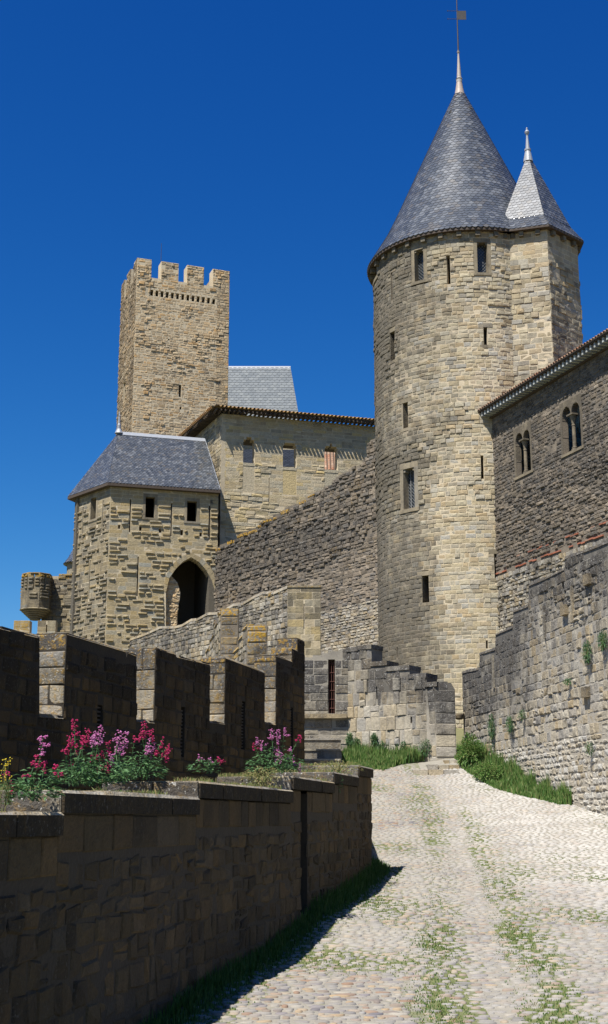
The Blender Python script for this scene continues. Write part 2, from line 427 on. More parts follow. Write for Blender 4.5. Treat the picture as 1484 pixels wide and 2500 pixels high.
def build_cobbles():
    mb = MB(); rr = random.Random(11)
    Y = 12.2
    while Y < 46.2:
        pitch = .10 + .045 * vnoise(3.1, Y * .4, 9)
        if Y > 30: pitch *= 1.12
        x0 = (nwX(Y) if Y < 27.2 else -1.0) - .05
        x1 = min(rwX(Y) + .1, .26 * Y + .6)
        X = x0 + rr.uniform(0, .1)
        row = rr.uniform(-.03, .03)
        while X < x1:
            ln = rr.uniform(.09, .21) if rr.random() < .85 else rr.uniform(.2, .30)
            cx = X + ln / 2; cy = Y + rr.uniform(-.02, .02) + .30 * (X - gutter_x(Y)) * .35 * (1 if X < gutter_x(Y) else -.6) + row
            gr = grassy(cx, cy)
            if rr.random() > gr * .42 - .03:
                a = ln / 2 * rr.uniform(.84, .97) * (1 - .25 * min(1, gr)); b_ = pitch / 2 * rr.uniform(.80, 1.02) * (1 - .28 * min(1, gr))
                rot = rr.uniform(-.25, .25); ca, sa = math.cos(rot), math.sin(rot)
                z0 = zr(cx, cy); ht = rr.uniform(.004, .019); tx = rr.uniform(-.05, .05); ty = rr.uniform(-.05, .05)
                pts = []; N = 7
                jt = [rr.uniform(.82, 1.12) for _ in range(N)]
                for (sc, hh) in ((1.0, -.03), (.92, .55), (.62, .95)):
                    for k in range(N):
                        t = 2 * math.pi * k / N + .3
                        ct, st = math.cos(t), math.sin(t)
                        px_ = a * math.copysign(abs(ct) ** .75, ct) * jt[k] * sc; py_ = b_ * math.copysign(abs(st) ** .75, st) * jt[k] * sc
                        xx = cx + px_ * ca - py_ * sa; yy = cy + px_ * sa + py_ * ca
                        pts.append((xx, yy, z0 + ht * hh + (px_ * tx + py_ * ty) - (.03 if hh < 0 else 0)))
                pts.append((cx, cy, z0 + ht))
                F = []
                for r_ in range(2):
                    for k in range(N):
                        F.append((r_ * N + k, r_ * N + (k + 1) % N, (r_ + 1) * N + (k + 1) % N, (r_ + 1) * N + k))
                for k in range(N): F.append((2 * N + k, 2 * N + (k + 1) % N, 3 * N))
                mb.poly(pts, F, (rr.random(), max(0, min(1, (cx - 3.2 - max(0, 26 - cy) * .12) / 2.5)) * .9, 0))
            X += ln
        Y += pitch
    m, nt, b = newmat('river_cobbles'); g = G(nt)
    at_ = g.n('ShaderNodeAttribute'); at_.attribute_name = 'tone'
    sep = g.n('ShaderNodeSeparateColor'); g.L(at_.outputs['Color'], sep.inputs[0])
    base = g.ramp(sep.outputs[0], [(.15, .145, .14), (.27, .25, .215), (.21, .20, .19), (.31, .285, .24), (.22, .14, .095), (.25, .245, .235), (.32, .235, .14), (.12, .115, .13), (.24, .225, .20), (.18, .165, .175)])
    dust = g.rng(g.noise(.35, 4, .6), .40, .62)
    base = g.mix(g.math('MULTIPLY', dust, .62), base, (.32, .305, .27))
    base = g.mix(g.math('MULTIPLY', sep.outputs[1], g.rng(g.noise(1.1, 4, .6), .3, .6, .3, .9)), base, (.47, .45, .41))
    base = g.mix(g.rng(g.noise(30, 3), .2, .8, 0, .35), base, (.12, .105, .085))
    g.L(base, b.inputs['Base Color']); b.inputs['Roughness'].default_value = .8; b.inputs['Specular IOR Level'].default_value = .25
    g.bump(g.noise(60, 3), .3, .01, b)
    tag(mb.build('cobbled_ramp', m, smooth=True), kind='structure')

def build_terrace():
    mb = MB()
    n = 1.0; Y = 6.0
    while Y < 42.9:
        for k in range(12):
            def P(i, y):
                xr = (nwX(y) - .3) if y < 27 else 1.2 + max(0, (y - 27)) * .012
                xl = -4.69 + .27 * (y - 25) - .2
                x = xl + (xr - xl) * i / 12
                return (x, y, terz(y) - .05 + .04 * math.sin(x * 2.1 + y))
            mb.face([P(k, Y), P(k + 1, Y), P(k + 1, Y + n), P(k, Y + n)])
        Y += n
    m, nt, b = newmat('terrace_soil'); g = G(nt)
    c = g.mix(g.rng(g.noise(3, 4), .4, .6), (.17, .13, .08), (.12, .13, .05))
    g.L(c, b.inputs['Base Color']); b.inputs['Roughness'].default_value = .95; g.bump(g.noise(20, 3), .6, .05, b)
    tag(mb.build('terrace_ground', m), kind='structure')
    # edge wall of the terrace beyond the corner (carries the soil above the ramp)
    return

# ---------------------------------------------------------------- roofs
def scales(mb, P0, U, V, poly, w=.3, ex=.22, lift=.03, rr=rnd, tones=None, m=0, drop=0):
    """fish-scale slates on a plane: poly in (u, v) along eave and up the slope, convex"""
    P0, U, V = Vector(P0), Vector(U).normalized(), Vector(V).normalized(); N = U.cross(V).normalized()
    if N.z < 0: N = -N
    def P(u, v, d=0): return P0 + U * u + V * v + N * d
    vmin = min(p[1] for p in poly); vmax = max(p[1] for p in poly)
    mb.face([P(u, v, -.01) for u, v in poly], (.3, 0, 0), m)
    j = 0; v = vmin
    def lim(v_):
        s = spans([poly], max(vmin + .001, min(vmax - .001, v_)))
        return s[0] if s else None
    while v < vmax:
        L = lim(v + ex * .5)
        if not L: v += ex; j += 1; continue
        u = L[0] - w + (w / 2 if j % 2 else 0)
        while u < L[1] + w:
            if L[0] - w * .5 < u + w / 2 < L[1] + w * .5:
                pts = []
                for (fu, fv) in ((.985, ex * 1.6), (.985, .10), (.80, .03), (.5, 0), (.20, .03), (.015, .10), (.015, ex * 1.6)):
                    vv = min(v + fv, vmax); l = lim(vv)
                    uu = u + fu * w
                    if l: uu = max(l[0], min(l[1], uu))
                    d = lift * (1 - (vv - v) / (ex * 1.6)) + .004
                    pts.append((uu, vv, d))
                if max(p[0] for p in pts) - min(p[0] for p in pts) > .02:
                    vs = [P(*p) for p in pts]
                    t = (rr.random(), 0, 0)
                    mb.face(vs, t, m)
                    for k in range(1, 5):
                        a, b = pts[k], pts[k + 1]
                        mb.face([P(a[0], a[1], a[2]), P(a[0], a[1], -.005), P(b[0], b[1], -.005), P(b[0], b[1], b[2])], t, m)
            u += w
        v += ex; j += 1
def cone_scales(mb, C, prof, w=.32, ex=.24, lift=.03, rr=rnd, m=0, t0=-math.pi, t1=math.pi):
    """fish-scale slates on a surface of revolution; prof (r, z) from eave up"""
    L = [0]
    for a, b in zip(prof, prof[1:]): L.append(L[-1] + math.hypot(b[0] - a[0], b[1] - a[1]))
    def at_(l):
        l = max(0, min(L[-1], l))
        for i in range(len(prof) - 1):
            if l <= L[i + 1] + 1e-9:
                t = (l - L[i]) / (L[i + 1] - L[i]); a, b = prof[i], prof[i + 1]
                dr, dz = b[0] - a[0], b[1] - a[1]; q = math.hypot(dr, dz)
                return a[0] + dr * t, a[1] + dz * t, dz / q, -dr / q
        return prof[-1][0], prof[-1][1], 1, 0
    def P(th, l, d=0):
        r, z, nr, nz = at_(l); r += nr * d
        return (C[0] + r * math.sin(th), C[1] - r * math.cos(th), z + nz * d)
    n = 48
    for i in range(len(L) - 1):
        for k in range(n):
            a, b = 2 * math.pi * k / n, 2 * math.pi * (k + 1) / n
            mb.face([P(a, L[i], -.05), P(b, L[i], -.05), P(b, L[i + 1], -.05), P(a, L[i + 1], -.05)], (.3, 0, 0), m)
    l = 0; j = 0
    while l < L[-1]:
        r = at_(l + ex / 2)[0]
        cnt = max(6, int(2 * math.pi * r / w)); dth = 2 * math.pi / cnt
        for k in range(cnt):
            th = -math.pi + (k + (.5 if j % 2 else 0)) * dth
            if th < t0 or th > t1: continue
            t = (rr.random(), 0, 0); pts = []
            for (fu, fv) in ((.985, ex * 1.6), (.985, .11), (.80, .035), (.5, 0), (.20, .035), (.015, .11), (.015, ex * 1.6)):
                pts.append((th + fu * dth, l + fv, lift * (1 - fv / (ex * 1.6)) + .004))
            mb.face([P(*p) for p in pts], t, m)
            for q in range(1, 5):
                a, b = pts[q], pts[q + 1]
                mb.face([P(*a), P(a[0], a[1], -.03), P(b[0], b[1], -.03), P(*b)], t, m)
        l += ex; j += 1
def canal_roof(mb, P0, U, V, width, length, sp=.22, r=.085, m=0, lich=0.0, thick=.06, rr=rnd, seg=3, pan=0.0, hip=None):
    """rows of half-round tiles running down the slope"""
    P0, U, V = Vector(P0), Vector(U).normalized(), Vector(V).normalized(); N = U.cross(V).normalized()
    if N.z < 0: N = -N
    n = int(width / sp)
    for i in range(n + 1):
        u = i * sp; full = length
        if hip == 'L': length = min(full, u + .05)
        if hip == 'R': length = min(full, width - u + .05)
        if length < .5: length = full; continue
        Lh = length
        for k in range(max(1, min(int(length / .42), seg))):
            v0 = k * .42; v1 = v0 + .5 if k < min(int(length / .42), seg) - 1 else length
            a0 = [P0 + U * (u + r * math.cos(t)) + N * (r * math.sin(t) + .01 * 1) + V * (v0 + rr.uniform(-.02, .02) * (k == 0)) for t in [math.pi * q / 6 for q in range(7)]]
            a1 = [p - V * (v0) + V * v1 + N * (-.012) for p in a0]
            b0 = [P0 + U * (u + (r - .02) * math.cos(t)) + N * ((r - .02) * math.sin(t)) + V * v0 for t in [math.pi * q / 6 for q in range(7)]]
            b1 = [p + V * (v1 - v0) for p in b0]
            vs = a0 + a1 + b0 + b1; F = []
            for q in range(6):
                F += [(q, q + 1, 8 + q, 7 + q), (14 + q, 21 + q, 22 + q, 15 + q), (q, 14 + q, 15 + q, q + 1)]
            mb.poly(vs, F, (rr.random(), 0, lich if k == 0 else lich * .5), m)
        length = full
    # pans between the rows
    P0 = P0 + V * pan; length -= pan
    tl = length if hip == 'L' else -.1; tr = width - length if hip == 'R' else width + .1
    mb.box8([P0 + U * (-.1) - N * thick, P0 + U * (width + .1) - N * thick, P0 + U * (width + .1), P0 + U * (-.1), P0 + V * length + U * tl - N * thick, P0 + V * length + U * tr - N * thick, P0 + V * length + U * tr, P0 + V * length + U * tl], (.3, 0, lich * .5), 1)

# ---------------------------------------------------------------- windows
def window(surf, q, parent, fw=.2, recess=.38, glass=True, lattice=True, sill=.06, mat=None, mullion=False, shoulder=False):
    """stone frame round an opening with leaded glass set back in it; returns the hole the masonry must leave"""
    s0, s1, z0, z1 = bound(q); mb = MB()
    sbox(mb, surf, s0 - fw, s0, z0, z1, -recess - .12, .02); sbox(mb, surf, s1, s1 + fw, z0, z1, -recess - .12, .02)
    sbox(mb, surf, s0 - fw, s1 + fw, z1, z1 + fw * 1.3, -recess - .12, .022)
    sbox(mb, surf, s0 - fw - .05, s1 + fw + .05, z0 - fw * .8, z0, -recess - .12, sill)
    if shoulder:
        e = (s1 - s0) * .16
        sbox(mb, surf, s0, s0 + e, z1 - e * 1.3, z1, -recess, -.03); sbox(mb, surf, s1 - e, s1, z1 - e * 1.3, z1, -recess, -.03)
    fr = mb.build('window', mat or M['dressed'], parent)
    if glass:
        mb = MB(); sbox(mb, surf, s0, s1, z0, z1, -recess - .05, -recess - .03, (.5, 0, 0)); g_ = mb.build('glass', M['glass'], fr)
        g_.location = (0, 0, 0)
    if lattice:
        mb = MB(); W = s1 - s0; H = z1 - z0; d = -recess - .01
        zz = -W
        pitch = .2
        while zz < H + W:
            for sg in (1, -1):
                a = (s0, z0 + zz) if sg == 1 else (s0, z0 + zz + W)
                b = (s1, z0 + zz + W) if sg == 1 else (s1, z0 + zz)
                # clip in z
                def clip(p, q_):
                    (sa, za), (sb, zb) = p, q_
                    t0, t1 = 0, 1
                    dz = zb - za
                    for lim_, sign in ((z0, 1), (z1, -1)):
                        fa = (za - lim_) * sign; fb = (zb - lim_) * sign
                        if fa < 0 and fb < 0: return None
                        if fa < 0: t0 = max(t0, fa / (fa - fb))
                        if fb < 0: t1 = min(t1, fa / (fa - fb))
                    if t1 - t0 < .02: return None
                    return ((sa + (sb - sa) * t0, za + dz * t0), (sa + (sb - sa) * t1, za + dz * t1))
                c = clip(a, b)
                if c: mb.tube([surf(c[0][0], c[0][1], d), surf(c[1][0], c[1][1], d)], .009, 4, cap=False)
            zz += pitch
        if mullion:
            sm = s0 + W * .3
            mb.tube([surf(sm, z0, d + .02), surf(sm, z1, d + .02)], .03, 6)
        mb.build('lattice', M['came'], fr)
    return grow(q, fw, fw * .8)

# ================================================================ ROUND TOWER
def build_round_tower():
    C = (10.07, 75.0); RW = 5.73; cy = Cyl(C, RW); ZE = 33.35; Z0 = 1.6
    T = thing('round_tower', 'tall round ochre stone tower under a blue slate cone with a weathervane', 'tower', (C[0], C[1], Z0))
    holes = []; big = []
    def win(x0, y0, x1, y1, **k):
        q = pxrect(cy, x0, y0, x1, y1); holes.append(window(cy, q, T, **k)); return q
    win(1012, 609, 1034, 686, fw=.22, shoulder=True)
    win(1165, 592, 1190, 666, fw=.2, shoulder=True)
    win(911, 652, 920, 682, fw=.25, lattice=False)
    win(985, 1143, 1012, 1242, fw=.26, mullion=True, shoulder=True)
    for (x0, y0, x1, y1, lint) in ((1091, 625, 1099, 696, 0), (954, 662, 958, 733, 0), (1181, 799, 1190, 842, 1), (953, 810, 964, 880, 1), (984, 983, 996, 1045, 1), (1174, 1111, 1181, 1168, 0), (1031, 1405, 1047, 1471, 1), (1207, 1352, 1219, 1412, 1), (1186, 1561, 1191, 1582, 0), (968, 1580, 971, 1606, 0)):
        q = pxrect(cy, x0, y0, x1, y1); s0, s1, z0, z1 = bound(q)
        if lint:
            mbs = MB(); sbox(mbs, cy, s0 - .3, s1 + .3, z1, z1 + .25, -.5, .025); sbox(mbs, cy, s0 - .25, s1 + .25, z0 - .18, z0, -.5, .02); sbox(mbs, cy, s0 - .14, s0, z0, z1, -.5, .008); mbs.build('arrow_slit', M['dressed'], T)
            holes.append(rect(s0, s1, z0 - .18, z1 + .25)); q = rect(s0, s1, z0, z1)
        # widened throat at the head, as on the real slits
        holes.append(q)
    hh = [h for h in holes]
    outer = rect(-math.pi * RW, math.pi * RW, Z0, ZE)
    mb = MB()
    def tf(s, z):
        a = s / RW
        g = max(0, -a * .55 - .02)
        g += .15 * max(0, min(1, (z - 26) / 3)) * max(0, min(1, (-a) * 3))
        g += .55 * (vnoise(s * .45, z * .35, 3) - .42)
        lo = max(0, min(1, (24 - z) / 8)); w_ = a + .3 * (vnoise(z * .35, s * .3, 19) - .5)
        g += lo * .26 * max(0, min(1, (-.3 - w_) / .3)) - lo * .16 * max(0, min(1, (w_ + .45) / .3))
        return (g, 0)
    outer_core = outer
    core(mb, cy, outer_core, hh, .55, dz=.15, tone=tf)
    vis = rect(-2.0 * RW, 2.0 * RW, Z0, ZE)
    def st(s, z):
        n_ = vnoise(s * .5, z * .5, 8)
        if z < 16: return ((0, .02 if n_ < .7 else .05), .015, .006)
        return ((0, .025 if n_ < .62 else .08), .02, .012)
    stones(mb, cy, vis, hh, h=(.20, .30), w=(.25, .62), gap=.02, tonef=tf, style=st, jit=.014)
    # corbel table
    for k in range(-9, 10):
        s = k * 1.05; sbox(mb, cy, s - .13, s + .13, ZE - .40, ZE - .12, -.05, .24, (rnd.random(), .8, 0))
    mb.build('wall', [M['ochre'], M['mortar']], T)
    # soffit ring + roof
    mb = MB()
    prof = [(6.12, ZE + .02), (5.55, 34.3), (4.95, 35.3), (4.35, 36.55), (.34, 45.6)]
    cone_scales(mb, C, prof)
    n = 64
    for k in range(n):
        a, b = 2 * math.pi * k / n, 2 * math.pi * (k + 1) / n
        p = lambda r, t, z: (C[0] + r * math.sin(t), C[1] - r * math.cos(t), z)
        mb.box8([p(5.5, a, ZE - .1), p(6.08, a, ZE - .1), p(6.08, b, ZE - .1), p(5.5, b, ZE - .1), p(5.5, a, ZE + .02), p(6.08, a, ZE + .02), p(6.08, b, ZE + .02), p(5.5, b, ZE + .02)], (.1, 0, 0), 1)
    rf = mb.build('roof', [M['slate'], M['wood']], T)
    mb = MB()
    mb.lathe((C[0], C[1], 45.4), [(.40, 0), (.38, .1), (.33, .2), (.26, .55), (.20, .95), (.18, 1.1)], tone=(.35, 0, 0))
    mb.lathe((C[0], C[1], 46.5), [(.19, 0), (.19, .18), (.16, .2), (.21, .26), (.15, .34)], tone=(.1, 0, 0))
    mb.lathe((C[0], C[1], 46.84), [(.15, 0), (.10, .9), (.05, 1.8), (.09, 1.82), (.09, 1.9), (.03, 1.95)], tone=(.2, 0, 0))
    mb.build('finial', M['copper'], rf)
    mb = MB(); b0 = at(1122, 40, 75.0)
    X = C[0]
    mb.tube([(X, 75, 48.6), (X, 75, 50.9), (X, 75, 55.2)], [.05, .04, .022], 8)
    mb.tube([(X, 75, 48.7), (X, 75, 48.85)], [.1, .06], 8)
    for z in (51.15, 51.75): mb.tube([(X - .62, 74.98, z), (X + .1, 74.98, z)], .018, 5); mb.tube([(X - .66, 74.98, z), (X - .6, 74.98, z)], .035, 5)
    mb.box8([(X + .02, 74.97, 51.1), (X + .58, 74.97, 51.1), (X + .58, 74.97, 51.75), (X + .02, 74.97, 51.75), (X + .02, 74.99, 51.1), (X + .58, 74.99, 51.1), (X + .58, 74.99, 51.75), (X + .02, 74.99, 51.75)])
    mb.build('weathervane', M['iron'], rf)
    # three small vents
    mb = MB()
    for x, y in ((1100, 277), (1147, 266)):
        cc = at(x, y, 74.2); mb.box8([cc + Vector(v) for v in ((-.1, -.1, 0), (.1, -.1, 0), (.05, -.1, .2), (-.05, -.1, .2), (-.1, .5, 0), (.1, .5, 0), (.05, .5, .2), (-.05, .5, .2))])
    mb.build('roof_vent', M['iron'], rf)
    # stair turret
    pts = [(11.35, 69.78), (14.06, 68.95), (16.25, 71.0), (16.35, 74.9), (14.2, 77.2), (11.5, 77.4)]
    mb = MB()
    for i in range(4):
        a, b = pts[i], pts[i + 1]; L = math.hypot(b[0] - a[0], b[1] - a[1]); fl = Flat(a, (b[0] - a[0], b[1] - a[1]))
        o = rect(0, L, Z0, ZE)
        core(mb, fl, o, [], .6, dz=5, tone=(.5, .1, 0))
        def tf2(s, z): return (.12 + .6 * max(0, vnoise(s * .6 + i * 7, z * .3, 4) - .5) + (.15 if i else 0) + (-.1 if z > 31.5 else 0), 0)
        def st2(s, z):
            if z > 31.3: return ((0, .012), .01, .004)
            n_ = vnoise(s * .7, z * .6, 12); return ((0, .03 if n_ < .6 else .085), .025, .015)
        if i < 3: stones(mb, fl, o, [], h=(.24, .36), w=(.35, .8), tonef=tf2, style=st2, jit=.014)
        for k in range(3): sbox(mb, fl, .3 + k * L / 3, .55 + k * L / 3, ZE - .40, ZE - .12, -.05, .24, (rnd.random(), .8, 0))
    tw = mb.build('stair_turret', [M['ochre'], M['mortar']], T)
    mb = MB(); ap = Vector((13.62, 71.35, 39.4))
    ctr = Vector((13.6, 73.0, 0)); ev = []
    for p in pts:
        d = Vector((p[0], p[1], 0)) - ctr; d.z = 0; l = d.length; d.normalize(); q = ctr + d * (l + .42); ev.append(Vector((q.x, q.y, ZE + .02)))
    for i in range(5):
        a, b = ev[i], ev[i + 1]; U = (b - a).normalized(); L = (b - a).length
        # flared foot then steep upper plane
        mid = (a + b) / 2; ka = a.lerp(ap, .2); kb = b.lerp(ap, .2)
        ka = Vector((ka.x, ka.y, ka.z - .28)) + (Vector((ap.x, ap.y, 0)) - Vector((a.x, a.y, 0))).normalized() * .12
        kb = Vector((kb.x, kb.y, kb.z - .28)) + (Vector((ap.x, ap.y, 0)) - Vector((b.x, b.y, 0))).normalized() * .12
        def plane(A, B, Cc, D):
            Uu = (B - A).normalized(); N = (B - A).cross(D - A).normalized(); V = N.cross(Uu)
            if V.z < 0: V = -V
            f = lambda p: ((p - A).dot(Uu), (p - A).dot(V))
            return A, Uu, V, [f(A), f(B), f(Cc), f(D)]
        if i < 4:
            A, Uu, V, pl = plane(a, b, kb, ka); scales(mb, A, Uu, V, pl, w=.3, ex=.22)
            A, Uu, V, pl = plane(ka, kb, ap + (kb - ap) * .035, ap + (ka - ap) * .035); scales(mb, A, Uu, V, pl, w=.3, ex=.22)
    mb.poly([tuple(p) for p in ev] + [(p.x, p.y, p.z - .12) for p in ev], [(5, 4, 3, 2, 1, 0), (6, 7, 8, 9, 10, 11)] + [(i, i + 1, i + 7, i + 6) for i in range(5)], (.1, 0, 0), 1)
    tr = mb.build('turret_roof', [M['slate'], M['wood']], T)
    mb = MB(); mb.lathe((ap.x, ap.y, ap.z - .55), [(.3, 0), (.24, .35), (.17, .7), (.2, .74), (.2, .85), (.13, .9), (.06, 1.75), (.07, 1.8), (.12, 1.9), (.15, 2.0), (.10, 2.1), (.05, 2.15), (.06, 2.25), (.02, 2.32)], 12)
    # light hip flashing
    mb.build('finial', M['lead'], tr)

# ================================================================ SQUARE KEEP
def build_keep():
    P = (-15.6, 112.0); D = (.94, .342); F = Flat(P, D); Z0 = 12.0
    s_r = 9.0; z_c = F.px(450, 677)[1]; zt = F.px(350, 627)[1]
    T = thing('square_keep', 'tall square battlemented keep of golden stone behind the slate roof', 'tower', (P[0], P[1], Z0))
    ztop = 51.15; zc = 49.3
    # merlons along the front: from left to right
    ms = [(0, 1.35), (2.1, 3.55), (4.3, 5.75), (6.45, 9.0)]
    ms = []
    for x0, x1 in ((335, 370), (394, 436), (457, 498), (520, 561)):
        ms.append((max(0, F.px(x0, 640)[0]), F.px(x1, 650)[0]))
    W = ms[-1][1]
    def outl(ms, W, lo):
        o = [(0, Z0), (W, Z0)]
        for a, b in reversed(ms):
            if b < W: o += [(b, lo)]
            o += [(b, ztop), (a, ztop)]
            if a > 0: o += [(a, lo)]
        if ms[0][0] > 0: o += [(0, lo)]
        return o
    # fix corner: last merlon ends at W
    ms[-1] = (ms[-1][0], W)
    holes = []
    for k in range(14):
        x = 358 + k * 12.6; y = 713 + k * 1.85; holes.append(pxrect(F, x - 3.6, y - 7, x + 3.6, y + 7))
    holes.append(pxrect(F, 436.5, 939, 442.5, 970)); holes.append(pxrect(F, 438.5, 991, 443, 1001))
    for x, y in ((366, 805), (412, 828), (480, 835), (459, 771), (430, 876)): holes.append(pxrect(F, x - 2, y - 1.5, x + 2, y + 1.5))
    mb = MB(); o = outl(ms, W, zc)
    core(mb, F, o, holes, 1.2, dz=.15, tone=(.5, .1, 0))
    def tf(s, z):
        g = -.02 + .6 * max(0, vnoise(s * .4, z * .25, 21) - .45)
        if abs(s) < .5 or s > W - .5: g -= .15
        return (g, .0)
    stones(mb, F, o, holes, h=(.2, .32), w=(.25, .65), tonef=tf, style=lambda s, z: ((0, .02), .02, .012) if vnoise(s * .8, z * .8, 77) < .7 else ((0, .08), .03, .02), jit=.02, gap=.035)
    # left flank
    Bp = (P[0] - .342 * 6.9, P[1] + .94 * 6.9); Lf = Flat(Bp, (.342, -.94)); lm = [(0, 1.5), (2.6, 4.2), (5.5, 6.9)]
    oL = outl(lm, 6.9, zc); hl = [pxrect(Lf, 300, 933, 306, 980)]
    core(mb, Lf, oL, hl, 1.2, dz=.15, tone=(.5, .3, 0))
    stones(mb, Lf, oL, hl, h=(.2, .3), w=(.3, .7), tonef=lambda s, z: (.38 + .4 * vnoise(s, z * .3, 5), 0), prot=(0, .07), rough=.02, jit=.02, bev=.03)
    # right and back faces
    Rp = F(W, 0)[:2]; Rf = Flat(Rp, (-.342, .94)); core(mb, Rf, outl(lm, 6.9, zc), [], 1.2, dz=1.0, tone=(.5, .3, 0), m=0)
    Bk = Flat((Rp[0] - .342 * 6.9, Rp[1] + .94 * 6.9), (-.94, -.342)); core(mb, Bk, outl([(0, 1.3), (2.5, 4), (5.2, 6.6), (7.6, W)], W, zc), [], 1.2, dz=1.0, tone=(.5, .3, 0), m=0)
    a, b, c, d = [Vector(F(q, 0)) for q in (0.3, W - .3)] + [Vector(Bk(q, 0)) for q in (0.3, W - .3)]
    mb.face([(v.x, v.y, zc - .4) for v in (a, b, c, d)], (.5, .3, 0), 0)
    mb.build('wall', [M['keep'], M['mortar']], T)
    mb = MB(); q = at(394, 594, 116); mb.tube([(q.x, 116, zc - .5), (q.x, 116, q.z)], [.05, .02], 6)
    mb.build('lightning_rod', M['iron'], T)

# ================================================================ GATEHOUSE
def build_gatehouse():
    P = (-13.6, 88.0); F = Flat(P, (.961, .276)); L = Flat((P[0] - .656 * 4.77, P[1] + .755 * 4.77), (.656, -.755))
    Z0 = 7.5; ZE = 22.85
    T = thing('gatehouse', 'studded stone gatehouse with a pointed archway and steep slate roof', 'gatehouse', (P[0], P[1], Z0))
    za = lambda pts: [F.px(152.6 + .2878 * x, 1037.3 + .2878 * y) for x, y in pts]
    arch_in = za([(875, 2000), (876, 1420), (905, 1300), (960, 1220), (1020, 1160), (1090, 1123), (1160, 1165), (1220, 1235), (1265, 1320), (1290, 1400), (1300, 1560), (1300, 2000)])
    arch_out = za([(868, 2000), (862, 1410), (870, 1290), (925, 1190), (1000, 1120), (1088, 1082), (1180, 1130), (1255, 1210), (1303, 1290), (1304, 1400), (1304, 1560), (1304, 2000)])
    zr_ = lambda x0, y0, x1, y1, S=F: pxrect(S, 152.6 + .2878 * x0, 1037.3 + .2878 * y0, 152.6 + .2878 * x1, 1037.3 + .2878 * y1)
    holes = []
    holes.append(window(F, zr_(703, 612, 782, 788), T, fw=.18, glass=False, lattice=False))
    holes.append(window(F, zr_(1055, 648, 1140, 820), T, fw=.18, glass=False, lattice=False))
    for x0, y0, x1, y1 in ((567, 625, 579, 915), (917, 660, 929, 945), (1239, 690, 1251, 975), (631, 1115, 643, 1450)): holes.append(zr_(x0, y0, x1, y1))
    for x, y in ((480, 865), (660, 880), (828, 895), (1012, 912), (1172, 928)): holes.append(zr_(x - 11, y - 20, x + 11, y + 20))
    W = 7.75
    mb = MB(); o = rect(0, W, Z0, ZE)
    core(mb, F, o, holes + [arch_in], .9, dz=.1, tone=(.5, .1, 0))
    sh = holes + [arch_out]
    def rustic(surf, o, sh, tf, prob, zmax):
        z = o[0][1]
        while z < ZE - .02:
            z1 = min(z + .285, ZE)
            iv = meet(free(o, sh, z + .04), free(o, sh, z1 - .04))
            for lo, hi in iv:
                a = lo
                while a < hi - .02:
                    b = a + rnd.uniform(.35, .95)
                    if hi - b < .3: b = hi
                    t = tf((a + b) / 2, z)
                    stone(mb, surf, a + .005, b - .005, z + .005, z1 - .005, rnd.uniform(0, .006), .008, .002, (rnd.random(), t, 0), .002)
                    if z1 < zmax and rnd.random() < prob and b - a > .25:
                        e0 = rnd.uniform(.03, .1); e1 = rnd.uniform(.03, .1)
                        stone(mb, surf, a + e0, b - e1, z + .085, z1 - .075, rnd.uniform(.05, .11), .025, .010, (rnd.random(), t, 0), .02)
                    a = b
            z = z1
    rustic(F, o, sh, lambda s, z: .05 + .4 * max(0, vnoise(s * .4, z * .4, 2) - .5), .52, 21.9)
    LL = 4.77; oL = rect(0, LL, Z0, ZE)
    hl = [window(L, zr_(240, 620, 285, 800, L), T, fw=.2, glass=False, lattice=False)]
    for x0, y0, x1, y1 in ((166, 695, 174, 975), (334, 635, 342, 920), (224, 1145, 232, 1480)): hl.append(zr_(x0, y0, x1, y1, L))
    for x, y in ((128, 948), (207, 925), (291, 895), (365, 865)): hl.append(zr_(x - 6, y - 20, x + 6, y + 20, L))
    core(mb, L, oL, hl, .9, dz=.1, tone=(.5, .3, 0))
    rustic(L, oL, hl, lambda s, z: .42 + .35 * vnoise(s * .8, z * .5, 6) * (1 if z > 18 else .7), .5, 21.9)
    # back and right enclosing walls, their dark tone painted as passage shade
    e = F(W, 0); bk = Vector((e[0], e[1], 0)) + Vector((-.276, .961, 0)) * 6.0
    Rg = Flat((e[0], e[1]), (-.276, .961)); core(mb, Rg, rect(0, 6, Z0, ZE), [], .6, dz=20, m=0, tone=(.5, 1.2, 0))
    Bg = Flat((bk.x, bk.y), (L.P[0] - bk.x, L.P[1] - bk.y)); core(mb, Bg, rect(0, math.hypot(L.P[0] - bk.x, L.P[1] - bk.y), Z0, ZE), [], .6, dz=20, m=0, tone=(.5, 1.2, 0))
    for v_ in ((1.9,), ):
        core(mb, Flat(F(3.2, 0, -.95)[:2], (-.276, .961)), rect(0, 4.6, Z0, 19), [], .3, dz=20, m=0, tone=(.5, 1.2, 0))  # inner wall too has passage shade put into its tone
    # floor above the passage keeps the interior dark
    zfl = 19.0
    mb.face([(p[0], p[1], zfl) for p in (F(.9, 0, -.9), F(W, 0, -.9), (bk.x, bk.y), (L.P[0] + .6, L.P[1]))], (.5, .4, 0), 1)
    mb.build('wall', [M['gate'], M['mortar']], T)
    # archway ring of voussoirs
    mb = MB()
    for i in range(1, 10):
        a0, a1, b0, b1 = arch_in[i], arch_in[i + 1], arch_out[i], arch_out[i + 1]
        nsub = 2
        for k in range(nsub):
            f = lambda p, q, t: (p[0] + (q[0] - p[0]) * t, p[1] + (q[1] - p[1]) * t)
            g0, g1 = k / nsub + .01, (k + 1) / nsub - .01
            p = [f(a0, a1, g0), f(a0, a1, g1), f(b0, b1, g1), f(b0, b1, g0)]
            mb.box8([F(q[0], q[1], .03) for q in p] + [F(q[0], q[1], -.3) for q in p], (rnd.random(), .1, 0))
    mb.build('archway', M['gate'], T)
    # rough inner jambs of the passage, set back behind the ring
    mb = MB(); Fi = F.shift(0, -.9)
